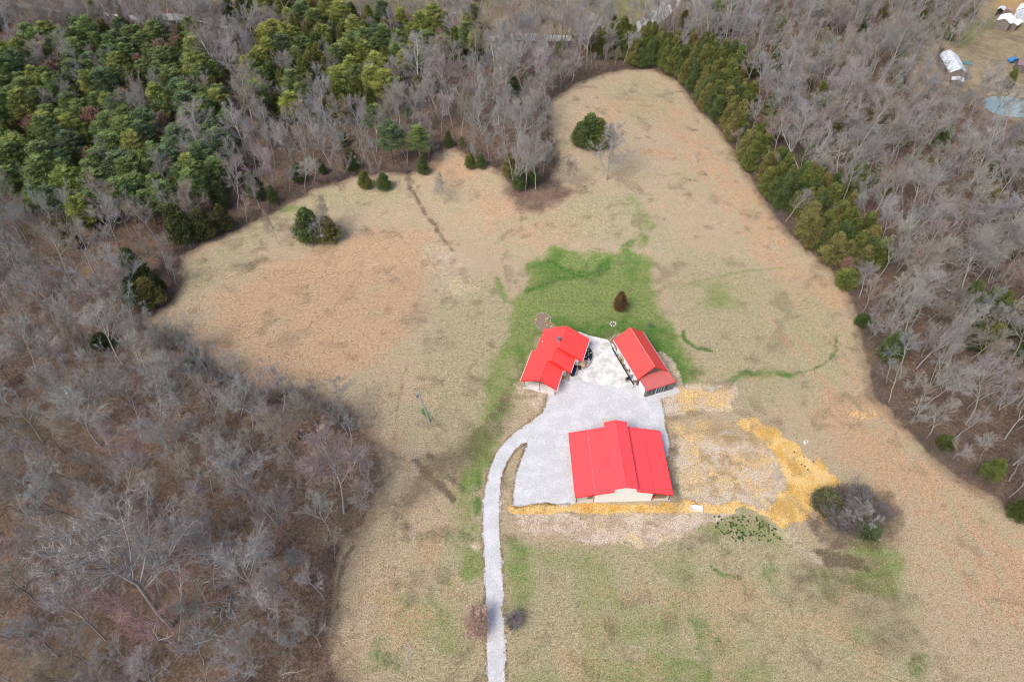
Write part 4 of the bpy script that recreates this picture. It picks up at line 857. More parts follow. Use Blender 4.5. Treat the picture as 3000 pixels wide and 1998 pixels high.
PROTO = {}
def reg(key, TC): PROTO[key] = (TC[0].mesh(key+'_trunk', M['bark']), TC[1].mesh(key+'_crown', M['twig' if key[:4] == 'bare' else 'leaf']), TC)
for i in range(9): reg('bare_forest%d' % i, bare_proto(100+i, 16, [.34,.42,.48][i % 3], [.40,.44,.34][i % 3], 1.0, 1, 1.0, tw=.022, n3f=10, n4f=5))
for i in range(3): reg('bare_multi%d' % i, bare_proto(200+i, 15, .3, .36, 1.0, 3, 1.0, tw=.024))
for i in range(4): reg('bare_big%d' % i, bare_proto(300+i, 20, .36, .46, 1.22, 1, 1.15, tw=.026))
for i in range(2): reg('bare_open%d' % i, bare_proto(400+i, 9, .2, .52, 1.15, 1, 1.1, tw=.022))
reg('bare_dead0', bare_proto(450, 17, .3, .44, .95, 1, 1.15, wig=.26, tw=.03, n3f=5, n4f=3))
for i in range(3): reg('bare_shrub%d' % i, bare_proto(500+i, 5, .08, .5, .95, 4, .9, tw=.022))
for i in range(6): reg('pine%d' % i, ever_proto(600+i, 14, 3.3, 'pine', 56, 210, .36))
for i in range(5): reg('cedar%d' % i, ever_proto(700+i, 8, 1.9, 'cedar', 105, 125, .25))
for i in range(2): reg('shrub%d' % i, ever_proto(800+i, 3, 1.5, 'round', 60, 70, .22))
for i in range(3): reg('oak%d' % i, ever_proto(820+i, 12, 3.2, 'oak', 60, 80, .40))
PH = dict(bare_forest=16, bare_multi=15, bare_big=20, bare_open=9, bare_dead=17, bare_shrub=5, pine=14, cedar=8, shrub=3, oak=12)
def key_h(k): return PH[k.rstrip('0123456789')]
def plant(name, key, p, h, wscale, tint, btint, label, cat, group, rnd, ys=1.0):
    s = h/key_h(key); e = empty(name, p, rnd.uniform(0, 6.28), label, cat, group)
    e.scale = (s*wscale, s*wscale*ys, s)
    if ys != 1.0: e.rotation_euler = (0, 0, 0)
    for nm, me_, c_ in (('trunk', PROTO[key][0], btint), ('crown', PROTO[key][1], tint)):
        o = bpy.data.objects.new(nm, me_); col.objects.link(o); o.parent = e; o.color = (*c_, 1)
    return e
def jit(c, rnd, k=.12):
    f = 1+rnd.uniform(-k, k); return tuple(max(.005, x*f*(1+rnd.uniform(-k/3, k/3))) for x in c)
BARK = (.30,.285,.265); TWG = (.285,.265,.245); TW_BUFF = (.28,.235,.195); TW_PINK = (.29,.225,.215); TW_PALE = (.31,.295,.275); TW_BLUE = (.26,.26,.258)
PINE_A = (.15,.20,.07); PINE_Y = (.23,.26,.07); PINE_B = (.11,.155,.075); CED = (.125,.145,.04); CED_O = (.155,.145,.05); CED_G = (.085,.115,.04); OAKL = (.24,.15,.11)

# ------------------------------------------------------------ individual plants by the clearing
rp = random.Random(77)
SP = []   # (base px, base py, top py or height, key, wscale, tint, name, label, category)
def V_(vx, vy): return vx*K, vy*K
def special(vx, vy, topv, key, ws, tint, name, label, cat='tree', group=None, bark=BARK, h=None, ys=1.0):
    p = atV(vx, vy); hh = h or height_to(p, topv*K)
    plant(name, key, p, hh, ws, tint, bark, label, cat, group, rp, ys); SP.append((p.x, p.y, 2.2 if hh > 5 else 1.2))
special(1396, 413, 290, 'bare_open0', 1.35, TWG, 'bare_tree', 'wide spreading bare tree with dark trunk alone in the upper field')
special(1352, 340, 262, 'cedar0', 1.6, CED_G, 'cedar_tree', 'tall dark cedar in the middle of the upper field clump', 'tree')
special(1372, 340, 272, 'cedar1', 1.7, CED, 'cedar_tree', 'cedar on the right of the upper field clump', 'tree')
special(1333, 335, 280, 'cedar2', 1.7, CED_G, 'cedar_tree', 'cedar on the left of the upper field clump', 'tree')
special(1362, 345, 300, 'bare_shrub0', 1.2, TW_BUFF, 'bare_shrub', 'bare brush at the foot of the upper field cedar clump', 'shrub')
special(1021, 469, 405, 'bare_open1', 1.0, TWG, 'bare_tree', 'small forked bare tree alone near the dirt track')
special(640, 562, 488, 'bare_open1', .8, TW_BUFF, 'bare_tree', 'thin pale bare tree left of the dark cedar clump')
special(715, 552, 480, 'cedar3', 1.75, CED_G, 'cedar_tree', 'dark cedar at the left of the mid field clump')
special(757, 553, 500, 'cedar1', 1.9, CED_O, 'cedar_tree', 'olive cedar at the right of the mid field clump')
special(735, 562, 490, 'bare_open0', 1.0, TW_PALE, 'bare_tree', 'grey bare tree standing in front of the mid field cedars')
special(765, 545, 465, 'bare_open1', 1.2, TW_BUFF, 'bare_tree', 'hazy brownish bare tree behind the mid field cedars')
special(1310, 425, 350, 'bare_open1', .9, TW_BUFF, 'bare_tree', 'slim bare sapling in the upper field left of the spreading tree')
special(1423, 714, 671, 'cedar4', 1.2, (.12,.07,.03), 'cedar_tree', 'small rusty brown cedar standing on the green lawn')
special(841, 433, 392, 'cedar0', 1.5, CED, 'cedar_tree', 'left of the two round cedars at the field edge'); special(884, 436, 398, 'cedar2', 1.7, CED_G, 'cedar_tree', 'right of the two round cedars at the field edge')
special(862, 420, 355, 'bare_multi1', .8, TW_BUFF, 'bare_tree', 'pale bare saplings between the two round cedars')
special(968, 378, 290, 'pine0', 1.05, PINE_A, 'pine_tree', 'bright green pine at the mouth of the dirt track')
special(973, 402, 355, 'cedar3', 1.1, CED_G, 'cedar_tree', 'narrow cedar below the bright green pine')
special(1032, 340, 300, 'cedar1', 1.0, CED_G, 'cedar_tree', 'narrow dark cedar right of the dirt track'); special(1062, 338, 315, 'cedar2', 1.2, CED, 'cedar_tree', 'low cedar beside the narrow dark cedar')
special(1081, 388, 352, 'cedar0', 1.4, CED, 'cedar_tree', 'left of the paired small cedars in the field bay'); special(1106, 388, 354, 'cedar4', 1.3, CED_G, 'cedar_tree', 'right of the paired small cedars in the field bay')
special(1093, 375, 330, 'bare_open1', .8, TW_PALE, 'bare_tree', 'small pale bare tree between the paired cedars')
special(1208, 440, 300, 'bare_big0', .95, TW_PALE, 'bare_tree', 'tall pale bare tree at the tip of the wooded point'); special(1232, 436, 310, 'bare_big1', .9, TWG, 'bare_tree', 'grey bare tree just right of the wooded point tip'); special(1180, 425, 300, 'bare_multi0', 1.0, TWG, 'bare_tree', 'many stemmed bare tree left of the wooded point tip')
special(1195, 436, 385, 'cedar1', 1.3, CED_G, 'cedar_tree', 'cedar growing under the pale tree at the wooded point'); special(1225, 425, 375, 'cedar3', 1.1, CED_G, 'cedar_tree', 'second cedar under the trees at the wooded point')
special(428, 560, 470, 'cedar2', 1.25, (.07,.085,.03), 'cedar_tree', 'broad olive evergreen at the upper left field corner'); special(478, 548, 480, 'cedar0', 1.4, (.075,.08,.03), 'cedar_tree', 'middle olive evergreen at the upper left field edge'); special(522, 530, 470, 'cedar3', 1.3, (.075,.08,.03), 'cedar_tree', 'right olive evergreen at the upper left field edge')
special(632, 470, 428, 'cedar4', 1.1, CED_G, 'cedar_tree', 'single dark cedar at the curve of the field edge')
special(690, 420, 375, 'cedar0', 1.4, CED_G, 'cedar_tree', 'spreading cedar behind the field edge brush'); special(812, 392, 343, 'cedar1', 1.5, (.06,.08,.025), 'cedar_tree', 'tall cedar behind the two round cedars')
special(742, 400, 365, 'cedar3', 1.2, CED_G, 'cedar_tree', 'small cedar in the brush along the field edge')
special(335, 690, 560, 'bare_big2', 1.15, TW_PALE, 'bare_tree', 'huge pale spreading bare tree at the left field corner'); special(355, 700, 640, 'cedar1', 1.6, CED_O, 'cedar_tree', 'olive cedar below the huge pale bare tree'); special(322, 700, 640, 'cedar2', 1.5, CED_G, 'cedar_tree', 'dark cedar left below the huge pale bare tree'); special(325, 650, 570, 'cedar0', 1.2, CED_G, 'cedar_tree', 'dark cedar behind the huge pale bare tree')
special(375, 675, 630, 'cedar4', 1.1, (.06,.08,.03), 'cedar_tree', 'small cedar at the field corner right of the olive cedar')
special(630, 1362, 1200, 'bare_big3', .85, (.34,.32,.31), 'bare_tree', 'round topped pale bare tree nearest the lower field edge')
special(540, 1385, 1235, 'bare_dead0', 1.0, TW_BLUE, 'bare_tree', 'crooked grey bare tree left of the round topped tree')
special(395, 1440, 1180, 'bare_big0', 1.05, TWG, 'bare_tree', 'biggest leaning bare tree in the lower left woods')
special(135, 1510, 1290, 'bare_big1', .9, TW_BLUE, 'bare_tree', 'bluish grey big bare tree at the lower left edge', bark=(.17,.165,.155), h=15)
special(660, 1600, 1480, 'bare_dead0', .8, TW_PALE, 'bare_tree', 'bone pale crooked tree at the bottom of the left woods', bark=(.30,.285,.27), h=8); special(745, 1590, 1490, 'bare_dead0', .8, TW_PALE, 'bare_tree', 'forked pale tree beside the fallen branch at the bottom', bark=(.31,.29,.26), h=7.5)
special(690, 1075, 925, 'bare_big2', .75, TW_BUFF, 'bare_tree', 'tall bare tree over the dark tarpaulin bundle'); special(790, 1180, 1010, 'bare_big3', .85, TW_PINK, 'bare_tree', 'pinkish budding tree at the right corner of the left woods'); special(770, 1130, 1000, 'bare_multi2', .95, TW_PINK, 'bare_tree', 'pinkish many stemmed tree on the left woods corner', bark=(.27,.26,.25))
special(410, 1480, 1370, 'bare_multi1', 1.1, (.31,.19,.185), 'bare_tree', 'reddest budding maple in the lower left woods', bark=(.30,.29,.28)); special(370, 1440, 1330, 'bare_multi0', .9, (.30,.20,.195), 'bare_tree', 'smaller red budding maple above the reddest one')
special(1098, 1442, 1383, 'oak1', 1.95, (.40,.28,.22), 'ornamental_tree', 'russet leafed small tree on the left side of the gravel drive', h=3.9, ys=1.35, bark=(.2,.17,.15)); special(1180, 1436, 1395, 'oak2', 1.5, (.22,.195,.19), 'ornamental_tree', 'grey twiggy small tree on the right side of the gravel drive', h=3.2, ys=1.3)
for q_ in [(1893,1165,'shrub0',1.5,(.10,.105,.045),'briar_shrub','olive green briar at the upper left of the thicket by the yellow dirt',3.4),(1905,1190,'bare_shrub0',1.6,(.15,.14,.125),'bare_shrub','grey bare bush at the left side of the thicket',4.6),
 (1975,1165,'bare_shrub2',1.7,(.165,.15,.14),'bare_shrub','largest grey bare bush at the top of the thicket by the yellow dirt',6.2),(1945,1150,'bare_shrub0',1.4,(.155,.14,.13),'bare_shrub','grey bare bush at the top left of the thicket',4.6),
 (1975,1195,'bare_shrub1',1.6,(.27,.255,.24),'bare_shrub','pale bare bush spreading at the centre right of the thicket',5.6),(2015,1180,'bare_shrub2',1.5,(.16,.145,.135),'bare_shrub','grey bare bush at the right end of the thicket',4.8),
 (1925,1215,'bare_shrub1',1.7,(.17,.155,.155),'bare_shrub','low dark bare bush at the lower left of the thicket',3.8),(1990,1228,'shrub1',1.6,(.075,.11,.04),'briar_shrub','green briar tangle at the lower right of the thicket',2.6),
 (1965,1225,'bare_shrub0',1.4,(.14,.13,.12),'bare_shrub','dark bare bush at the bottom of the thicket',3.2),(2035,1200,'bare_shrub2',1.3,(.20,.17,.16),'bare_shrub','small bare bush just beyond the right end of the thicket',2.6),
 (1885,1150,'shrub1',1.1,(.10,.11,.05),'briar_shrub','small olive briar at the dirt side of the thicket',2.4)]:
    special(q_[0], q_[1], 0, q_[2], q_[3], q_[4], q_[5], q_[6], 'shrub', 'bushes of the thicket by the yellow dirt', h=q_[7])
special(2165, 1028, 995, 'shrub0', 1.1, (.06,.085,.015), 'round_bush', 'round bright olive bush at the right field edge', 'shrub', h=2.9); special(1978, 748, 728, 'shrub1', 1.1, (.05,.08,.018), 'round_bush', 'small dark round bush at the right field edge', 'shrub', h=3.0)
special(437, 850, 818, 'shrub0', 1.3, (.06,.085,.022), 'holly_bush', 'dark green holly at the left field edge', 'shrub', h=2.4); special(455, 845, 822, 'shrub1', 1.2, (.06,.085,.022), 'holly_bush', 'holly just right of the dark green one', 'shrub', h=2.8); special(242, 800, 765, 'shrub1', 1.0, (.06,.09,.025), 'holly_bush', 'small green holly in the left woods', 'shrub', h=4.0)
special(1495, 752, 735, 'bare_shrub1', 1.1, (.20,.175,.175), 'bare_shrub', 'small grey bare shrub on the lawn behind the garage', 'shrub', h=1.8); special(1349, 742, 731, 'bare_shrub0', .9, (.32,.30,.24), 'bare_shrub', 'tiny pale shrub on the lawn behind the house', 'shrub', h=1.0)
special(2330, 1190, 1150, 'cedar2', 1.4, (.06,.075,.02), 'cedar_tree', 'dark cedar at the lower right field edge')
for i, (vx, vy, tv, tn) in enumerate([(2240,745,665,CED_G),(2270,760,690,CED_G),(2300,755,690,CED_O),(2215,705,645,CED_G),(2325,770,700,CED_G),(2255,810,745,CED),(2350,830,770,CED_G),(2215,800,740,(.06,.08,.03))]):
    special(vx, vy, tv, 'cedar%d' % (i % 5), 1.2, tn, 'cedar_tree', ['dark cedar at the top left','dark cedar at the top middle','olive tinged cedar','dark cedar at the left','dark cedar at the right','broad olive cedar at the lower middle','dark cedar at the lower right edge','pale olive cedar at the lower left'][i]+' of the evergreen stand in the right woods', group='cedars in the right woods stand')
special(2130, 175, 95, 'bare_big3', .7, (.12,.11,.11), 'bare_tree', 'dark trunked bare tree left of the galvanised shed', bark=(.06,.055,.05)); special(1940, 660, 600, 'shrub1', 1.0, (.13,.16,.035), 'round_bush', 'yellow green shrubby tree at the right field edge', 'shrub', h=5.0); special(1935, 635, 590, 'oak2', .9, OAKL, 'oak_tree', 'small oak still holding tan leaves at the right field edge', h=6)
special(1750, 405, 340, 'bare_open1', 1.1, TW_BUFF, 'bare_tree', 'bare tree rooted among the cedar row at the right field edge'); special(2288, 262, 215, 'bare_forest2', .7, (.09,.08,.08), 'bare_tree', 'dark bare tree leaning over the pond', bark=(.08,.07,.07), h=12)
special(2060, 560, 470, 'bare_dead0', .8, TW_PALE, 'bare_tree', 'silvery dead tree behind the end of the cedar row', bark=(.38,.37,.36)); special(2160, 690, 560, 'bare_dead0', 1.0, TW_PALE, 'bare_tree', 'pale twisting tree in the right woods', bark=(.34,.33,.30)); special(205, 660, 500, 'bare_dead0', .8, TW_PALE, 'bare_tree', 'white barked tall leaning tree in the left woods', bark=(.50,.50,.50))
# flowers in the kidney bed
for k, (px_, py_, c_) in enumerate([(1571,939,(.7,.68,.3)),(1573,935,(.75,.5,.05)),(1600,937,(.7,.72,.4)),(1601,945,(.65,.6,.2)),(1605,936,(.7,.7,.45)),(1613,950,(.75,.55,.05)),(1602,957,(.6,.65,.4)),(1615,958,(.75,.75,.6)),(1600,920,(.5,.45,.25))]):
    p = at(px_, py_); plant('daffodil_clump', 'shrub%d' % (k % 2), p, .42, 1.1, c_, (.1,.15,.04), ['cream','golden','pale yellow','yellow','pale yellow','golden','greenish white','white','straw coloured'][k]+' flower clump in the kidney shaped bed, '+['near its left border','close against the left border','at its upper middle','at its centre','at the upper right curve','by the right bay','below the centre','at the lower right by the roof','at the top border'][k], 'flowers', 'flower clumps in the kidney bed', rp)
for k in range(6):
    y = -3.9+k*1.5; p = Vector((GF[0]-2.95*math.cos(GF[2])-y*math.sin(GF[2]), GF[1]-2.95*math.sin(GF[2])+y*math.cos(GF[2]), .05)); plant('foundation_shrub', 'bare_shrub%d' % (k % 3), p, .7, 1.3, (.05,.04,.045), (.05,.04,.04), '%s dark shrub along the garage wall, counted from the lean-to' % ['first', 'second', 'third', 'fourth', 'fifth', 'sixth'][k], 'shrub', 'dark shrubs along the garage wall', rp)
# fallen branches near the bottom
for px_, py_, L, az, lb in ((1045, 1873, 4.2, .25, 'pale fallen branch lying on the grass at the lower left'), (1275, 1487, 2.2, -.9, 'short fallen stick on the dark wheel ruts'), (860, 1970, 3.5, .2, 'fallen branch at the bottom edge of the left woods')):
    A_ = Acc(); rnd_ = random.Random(int(px_)); A_.tube([(-L/2,0,.1),(-L/6,.15,.16),(L/6,-.05,.12),(L/2,.2,.1)], [.09,.07,.05,.02], 5, .9)
    for k in range(9): p = Vector((rnd_.uniform(-L/3, L/2), .05, .12)); A_.spear(p, Vector((rnd_.uniform(.2,1), rnd_.uniform(-1,1), .15)).normalized(), rnd_.uniform(.5,1.3), .06, .8, rnd_)
    o = bpy.data.objects.new('fallen_branch', A_.mesh('fallen_branch', M['bark'])); col.objects.link(o); o.location = at(px_, py_); o.rotation_euler = (0, 0, az); o.color = (.36,.32,.26,1); tag(o, lb, 'branch')

# ------------------------------------------------------------ the woods
PINE1 = np.array([(-60,150),(60,75),(230,50),(340,62),(440,60),(480,130),(530,220),(510,300),(520,380),(480,440),(380,450),(200,480),(60,470),(-60,400)])
PINE2 = np.array([(530,-20),(700,-30),(900,20),(1090,50),(1110,100),(1000,110),(930,130),(900,200),(830,215),(700,235),(600,240),(560,180),(600,80)])
PINE3 = np.array([(560,250),(610,235),(650,250),(640,270),(600,270)])
CEDR = np.array([(1400,95),(1440,85),(1520,105),(1600,95),(1700,125),(1725,190),(1722,270),(1755,320),(1840,390),(1930,450),(2025,560),(2000,590),(1940,590),(1880,565),(1820,520),(1755,445),(1700,350),(1650,270),(1590,205),(1540,150),(1460,130)])
GAPS = [np.array([(2130,120),(2260,120),(2260,240),(2140,240)]), np.array([(2240,0),(2400,-40),(2400,190),(2270,200),(2220,110)]), np.array([(2250,210),(2400,205),(2400,290),(2250,290)]), np.array([(2252,212),(2420,212),(2420,282),(2252,282)]), np.array([(672,975),(760,965),(765,1022),(675,1028)])]
def inV(px, py, poly): return sdist(np.array([[px/K, py/K]]), poly)[0] < 0
rw = random.Random(2024)
cell = 3.0; grid = {}
def free(x, y, r):
    cx, cy = int(x//cell), int(y//cell); m = int(r//cell)+1
    for i in range(cx-m, cx+m+1):
        for j in range(cy-m, cy+m+1):
            for (a_, b_, r2) in grid.get((i, j), ()):
                if (a_-x)**2+(b_-y)**2 < ((r+r2)/2)**2: return False
    return True
def put(x, y, r): grid.setdefault((int(x//cell), int(y//cell)), []).append((x, y, r))
for x, y, r in SP: put(x, y, r*1.6)
TR = []
ROWL = VP([(1400,118),(1450,108),(1520,128),(1565,170),(1610,232),(1660,285),(1712,365),(1775,465),(1835,545),(1900,600),(1965,640)])
cand = [(rw.uniform(-240, 245), rw.uniform(2, 300)) for _ in range(62000)]
cand = [c_ for c_ in cand if abs(c_[0]) < 58+.80*c_[1]]
CA = np.array(cand); dc = sdist(CA, CLEAR); dk_ = sdist(CA, CREEK, False); dff = sdist(CA, FARF); dfm = sdist(CA, FARM); hh_ = terr_np(CA)
dRow = sdist(CA, ROWL, False)
pe = np.sqrt(((CA[:,0]-POND_C[0])/POND_R[0])**2+((CA[:,1]-POND_C[1])/POND_R[1])**2)
def projA(lift):
    z_a = hh_+lift-CAM_H; d = CA[:,1]*math.cos(PITCH)-z_a*math.sin(PITCH); u = CA[:,1]*math.sin(PITCH)+z_a*math.cos(PITCH)
    a_ = CA[:,0]/d*FOC; b_ = -u/d*FOC; c_, s_ = math.cos(ROLL), math.sin(ROLL); return np.stack([1500+a_*c_-b_*s_, 999+a_*s_+b_*c_], 1)
Q0, Q4, Q7, Q9, Q11, Q13 = [projA(v) for v in (0, 4.5, 7, 9, 11, 13)]
ins = lambda Q, poly: sdist(Q/K, poly) < 0
I_b = ins(Q0, GAPS[0]) | ins(Q0, GAPS[1]) | ins(Q0, GAPS[2]); I_13 = ins(Q9, PINE1); I_2 = ins(Q9, PINE2); I_c = ins(Q4, CEDR); I_g0 = ins(Q9, GAPS[0]) | ins(Q13, GAPS[0]); I_g1 = ins(Q9, GAPS[1]); I_g3 = ins(Q7, GAPS[3]) | ins(Q11, GAPS[3]); I_g4 = ins(Q4, GAPS[4]) | ins(Q7, GAPS[4]) | ins(Q11, GAPS[4])
for i, (x, y) in enumerate(cand):
    if dc[i] < (1.2 if dRow[i] > 12 else .5) or dk_[i] < 3.0 or pe[i] < 1.35: continue
    z = hh_[i]; cx, cy = Q9[i]; bxp, byp = Q0[i]
    if I_b[i] or I_g4[i]: continue
    p13 = bool(I_13[i]); p2 = bool(I_2[i]); c2 = bool(I_c[i]) or (dRow[i] < (6.5 if y > 150 else 8) and y > 118)
    u = rw.random()
    if dff[i] < 3 and u > .10: continue
    if dfm[i] < 0 and u > .35: continue
    if cy > 120*K and I_g0[i] and u > .3: continue
    if I_g1[i] and u > .2: continue
    u = rw.random()
    if c2: kind = 'cedar' if u < .97 else 'bare'
    elif p13: kind = 'pine' if u < .74 else ('cedar' if u < .84 else ('oak' if u < .90 else 'bare'))
    elif p2: kind = 'pine' if u < .45 else ('cedar' if u < .80 else 'bare')
    else:
        kind = 'bare' if u < (1.1 if y < 112 and x < 0 else .955) else ('cedar' if rw.random() < .8 else 'pine')
        if y > 150 and x > 60 and rw.random() < .06: kind = 'cedar'
    edgy = dc[i] < 6
    if I_g3[i] and rw.random() > .12: continue
    r = {'pine': 4.3, 'cedar': 2.3 if c2 else 3.0, 'oak': 4.3, 'bare': (3.9 if y < 75 else 3.6) if y < 110 else (3.9 if x > 0 else 4.1)}[kind]*rw.uniform(.85, 1.2)
    if edgy and kind == 'bare': r *= .8
    if not free(x, y, r): continue
    put(x, y, r); TR.append((x, y, z, kind, dc[i], cx, cy, c2, p13, p2, byp))
TR.sort(key=lambda t_: t_[0]**2+t_[1]**2)
LM = [(0,330,'the left end of the pine wood'),(120,120,'the top left corner of the pine wood'),(380,50,'the glint of creek at the top left'),(300,260,'the middle of the pine wood'),(450,420,'the lower corner of the pine wood'),(150,480,'the bottom of the pine wood'),
 (520,130,'the gap between the evergreen woods'),(640,130,'the left part of the mixed evergreen wood'),(850,90,'the heart of the mixed evergreen wood'),(1050,90,'the right tip of the mixed evergreen wood'),(620,400,'the curve of the upper left field edge'),(800,330,'the brush behind the two round cedars'),
 (940,340,'the mouth of the dirt track'),(1080,320,'the small field bay'),(1215,440,'the tip of the wooded point'),(1240,250,'the inner edge of the wooded point'),(1330,150,'the rounded top of the upper field'),(1200,80,'the straight creek reach at the top'),(1500,60,'the pale creek bend at the top'),(1640,30,'the far field beyond the creek'),
 (1560,170,'the top end of the cedar row'),(1680,300,'the upper middle of the cedar row'),(1790,460,'the lower middle of the cedar row'),(1930,580,'the bottom end of the cedar row'),(2190,165,'the galvanised shed'),(2310,250,'the pond'),(2250,90,'the farmyard at the top right'),(1900,90,'the woods top right of the cedar row'),(1980,300,'the middle of the upper right woods'),(2250,470,'the red disc harrow'),
 (2300,595,'the blue tub'),(2280,720,'the evergreen stand in the right woods'),(1978,748,'the small dark round bush'),(2165,1015,'the round bright olive bush'),(2100,860,'the belly of the right field edge'),(2300,950,'the lower right edge of the woods'),(2060,640,'the silvery dead tree'),(1950,640,'the yellow green shrubby tree'),
 (390,600,'the huge pale tree at the field corner'),(60,560,'the upper left edge of the left woods'),(200,640,'the white barked leaning tree'),(440,850,'the dark green hollies'),(240,790,'the small green holly'),(60,800,'the left side of the left woods'),(560,930,'the top edge of the left woods'),(690,1010,'the tarpaulin bundle'),(830,1120,'the right corner of the left woods'),
 (630,1300,'the round topped pale tree'),(400,1330,'the biggest leaning tree'),(100,1400,'the bluish tree at the lower left edge'),(410,1480,'the reddest budding maple'),(700,1500,'the bone pale crooked tree'),(60,1100,'the left edge of the lower left woods'),(250,1100,'the middle of the left woods'),(480,1100,'the heart of the left woods'),(250,960,'the upper heart of the left woods')]
def zone(x, y, z):
    px, py = proj(x, y, z+7); px /= K; py /= K
    best = min(LM, key=lambda l: (l[0]-px)**2+(l[1]-py)**2); dx, dy = px-best[0], py-best[1]; d_ = math.hypot(dx, dy)
    if d_ < 22: return 'at '+best[2]
    dr_ = ('right of' if dx > 0 else 'left of') if abs(dx) > abs(dy) else ('below' if dy > 0 else 'above')
    return ('just ' if d_ < 48 else ('well ' if d_ > 100 else ''))+dr_+' '+best[2]
def part_of(x, p13, p2, c2):
    return 'in the pine wood' if p13 else ('in the mixed evergreen wood' if p2 else ('in the row along the right field edge' if c2 else ('in the left woods' if x < -20 else ('in the right woods' if x > 30 else 'in the middle woods'))))
LABELED = []
cnt = {'bare': 0, 'pine': 0, 'cedar': 0, 'oak': 0}; LIM = {'bare': 262, 'pine': 285, 'cedar': 245, 'oak': 60}
FARL = {'bare': [], 'pine': [], 'cedar': [], 'oak': []}
for (x, y, z, kind, d_, cx, cy, c2, p13, p2, byp) in TR:
    if cy < -60 or cy > 2150 or cx < -150 or cx > 3150: vis = False
    else: vis = True
    zn = zone(x, y, z); p = Vector((x, y, z))
    if kind == 'bare':
        nb_ = rw.random(); u = rw.random()
        if u < .5: tint, nm = TWG, 'ash grey'
        elif u < .68: tint, nm = TW_PALE, 'pale grey'
        elif u < .84: tint, nm = TW_BUFF, 'buff brown'
        elif u < .93: tint, nm = TW_BLUE, 'bluish grey'
        elif u < .97: tint, nm = (.22,.195,.165), 'dull brown'
        else: tint, nm = TW_PINK, 'pinkish budding'
        h = (rw.uniform(12, 17.5) if rw.random() < .72 else rw.uniform(7, 11.5)) if d_ > 6 else rw.uniform(7, 12.5)
        key = 'bare_forest%d' % rw.randrange(9) if nb_ < .62 else ('bare_multi%d' % rw.randrange(3) if nb_ < .85 else 'bare_big%d' % rw.randrange(4))
        if key.startswith('bare_big'): h *= 1.15
        lab = '%s %s bare tree %s' % ('short' if h < 11 else ('tall' if h > 15.5 else 'middling'), nm, zn); cat = 'tree'; name = 'bare_tree'; ws = rw.uniform(.9, 1.2); bt = jit(BARK if tint is not TW_PALE else (.34,.33,.315), rw, .22)
    elif kind == 'pine':
        u = rw.random(); far_y = p2
        if u < (.45 if far_y else .16): tint, nm = PINE_Y, 'yellow green'
        elif u < .8: tint, nm = PINE_A, 'mid green'
        else: tint, nm = PINE_B, 'bluish green'
        h = rw.uniform(10, 14.5); key = 'pine%d' % rw.randrange(6); lab = '%s %s pine %s' % ('tall' if h > 12.5 else 'smaller', nm, zn); name = 'pine_tree'; cat = 'tree'; ws = rw.uniform(.9, 1.25); bt = (.14,.10,.075)
    elif kind == 'cedar':
        u = rw.random()
        if u < .45: tint, nm = CED, 'dark olive'
        elif u < .7: tint, nm = CED_O, 'bronze olive'
        else: tint, nm = CED_G, 'deep green'
        h = rw.uniform(6, 9.5) if c2 or not (p13 or p2) else rw.uniform(8, 12); key = 'cedar%d' % rw.randrange(5); lab = '%s %s cedar %s' % ('tall' if h > 8 else 'smaller', nm, zn); name = 'cedar_tree'; cat = 'tree'; ws = rw.uniform(.95, 1.3); h += .8*c2; bt = (.12,.085,.06)
    else:
        tint, nm = OAKL, 'tan'; h = rw.uniform(9, 13); key = 'oak%d' % rw.randrange(3); lab = 'oak holding tan dead leaves %s' % zn; name = 'oak_tree'; cat = 'tree'; ws = rw.uniform(.8, 1.1); bt = BARK
    if vis and cnt[kind] < LIM[kind] :
        cnt[kind] += 1; e = plant(name, key, p, h, ws, jit(tint, rw, .14), bt, lab, cat, '%ss %s' % (name.replace('_', ' '), part_of(x, p13, p2, c2)), rw); LABELED.append((lab, byp, e))
    else: FARL[kind].append((x, y, z, h, ws, tint, key, bt))
byl = {}
for lab, yy, e in LABELED: byl.setdefault(lab, []).append((yy, e))
ORD = {2: ['upper', 'lower'], 3: ['upper', 'middle', 'lower'], 4: ['top', 'second', 'third', 'bottom'], 5: ['topmost', 'second', 'middle', 'fourth', 'bottom'], 6: ['topmost', 'second', 'third', 'fourth', 'fifth', 'bottom']}
for lab, it in byl.items():
    if len(it) in ORD:
        for (yy, e), w_ in zip(sorted(it, key=lambda q: q[0]), ORD[len(it)]): e['label'] = '%s %s' % (w_, lab if len(lab.split()) < 16 else lab.replace(' bare tree', ' tree'))
print('TREES', cnt, {k: len(v) for k, v in FARL.items()}, max(len(l.split()) for l in byl))
# the rest of the woods: one scattered object per kind (geometry nodes instancing the same trees)
def instmat(name, lo, hi, attr_):
    t = NT(name); a_ = t.n.new('ShaderNodeAttribute'); a_.attribute_type = 'INSTANCER'; a_.attribute_name = attr_
    b_ = t.n.new('ShaderNodeAttribute'); b_.attribute_name = 'tone'; n = t.noise(.6, 3, .6)
    k = t.math('MULTIPLY', t.math('MULTIPLY_ADD', b_.outputs['Fac'], hi-lo, lo), t.math('MULTIPLY_ADD', n, .5, .75))
    return t.out(t.scale(a_.outputs['Color'], k), .88, .15)
M['ibark'] = instmat('far bark', .75, 1.25, 'barktint'); M['itwig'] = instmat('far twigs', .7, 1.3, 'tint'); M['ileaf'] = instmat('far foliage', .45, 1.55, 'tint')
def colmat(name):
    t = NT(name); a_ = t.n.new('ShaderNodeAttribute'); a_.attribute_name = 'tint'; n = t.noise(.6, 3, .6)
    return t.out(t.scale(a_.outputs['Color'], t.math('MULTIPLY_ADD', n, .5, .75)), .9, .15)
M['mix'] = colmat('ground plants')
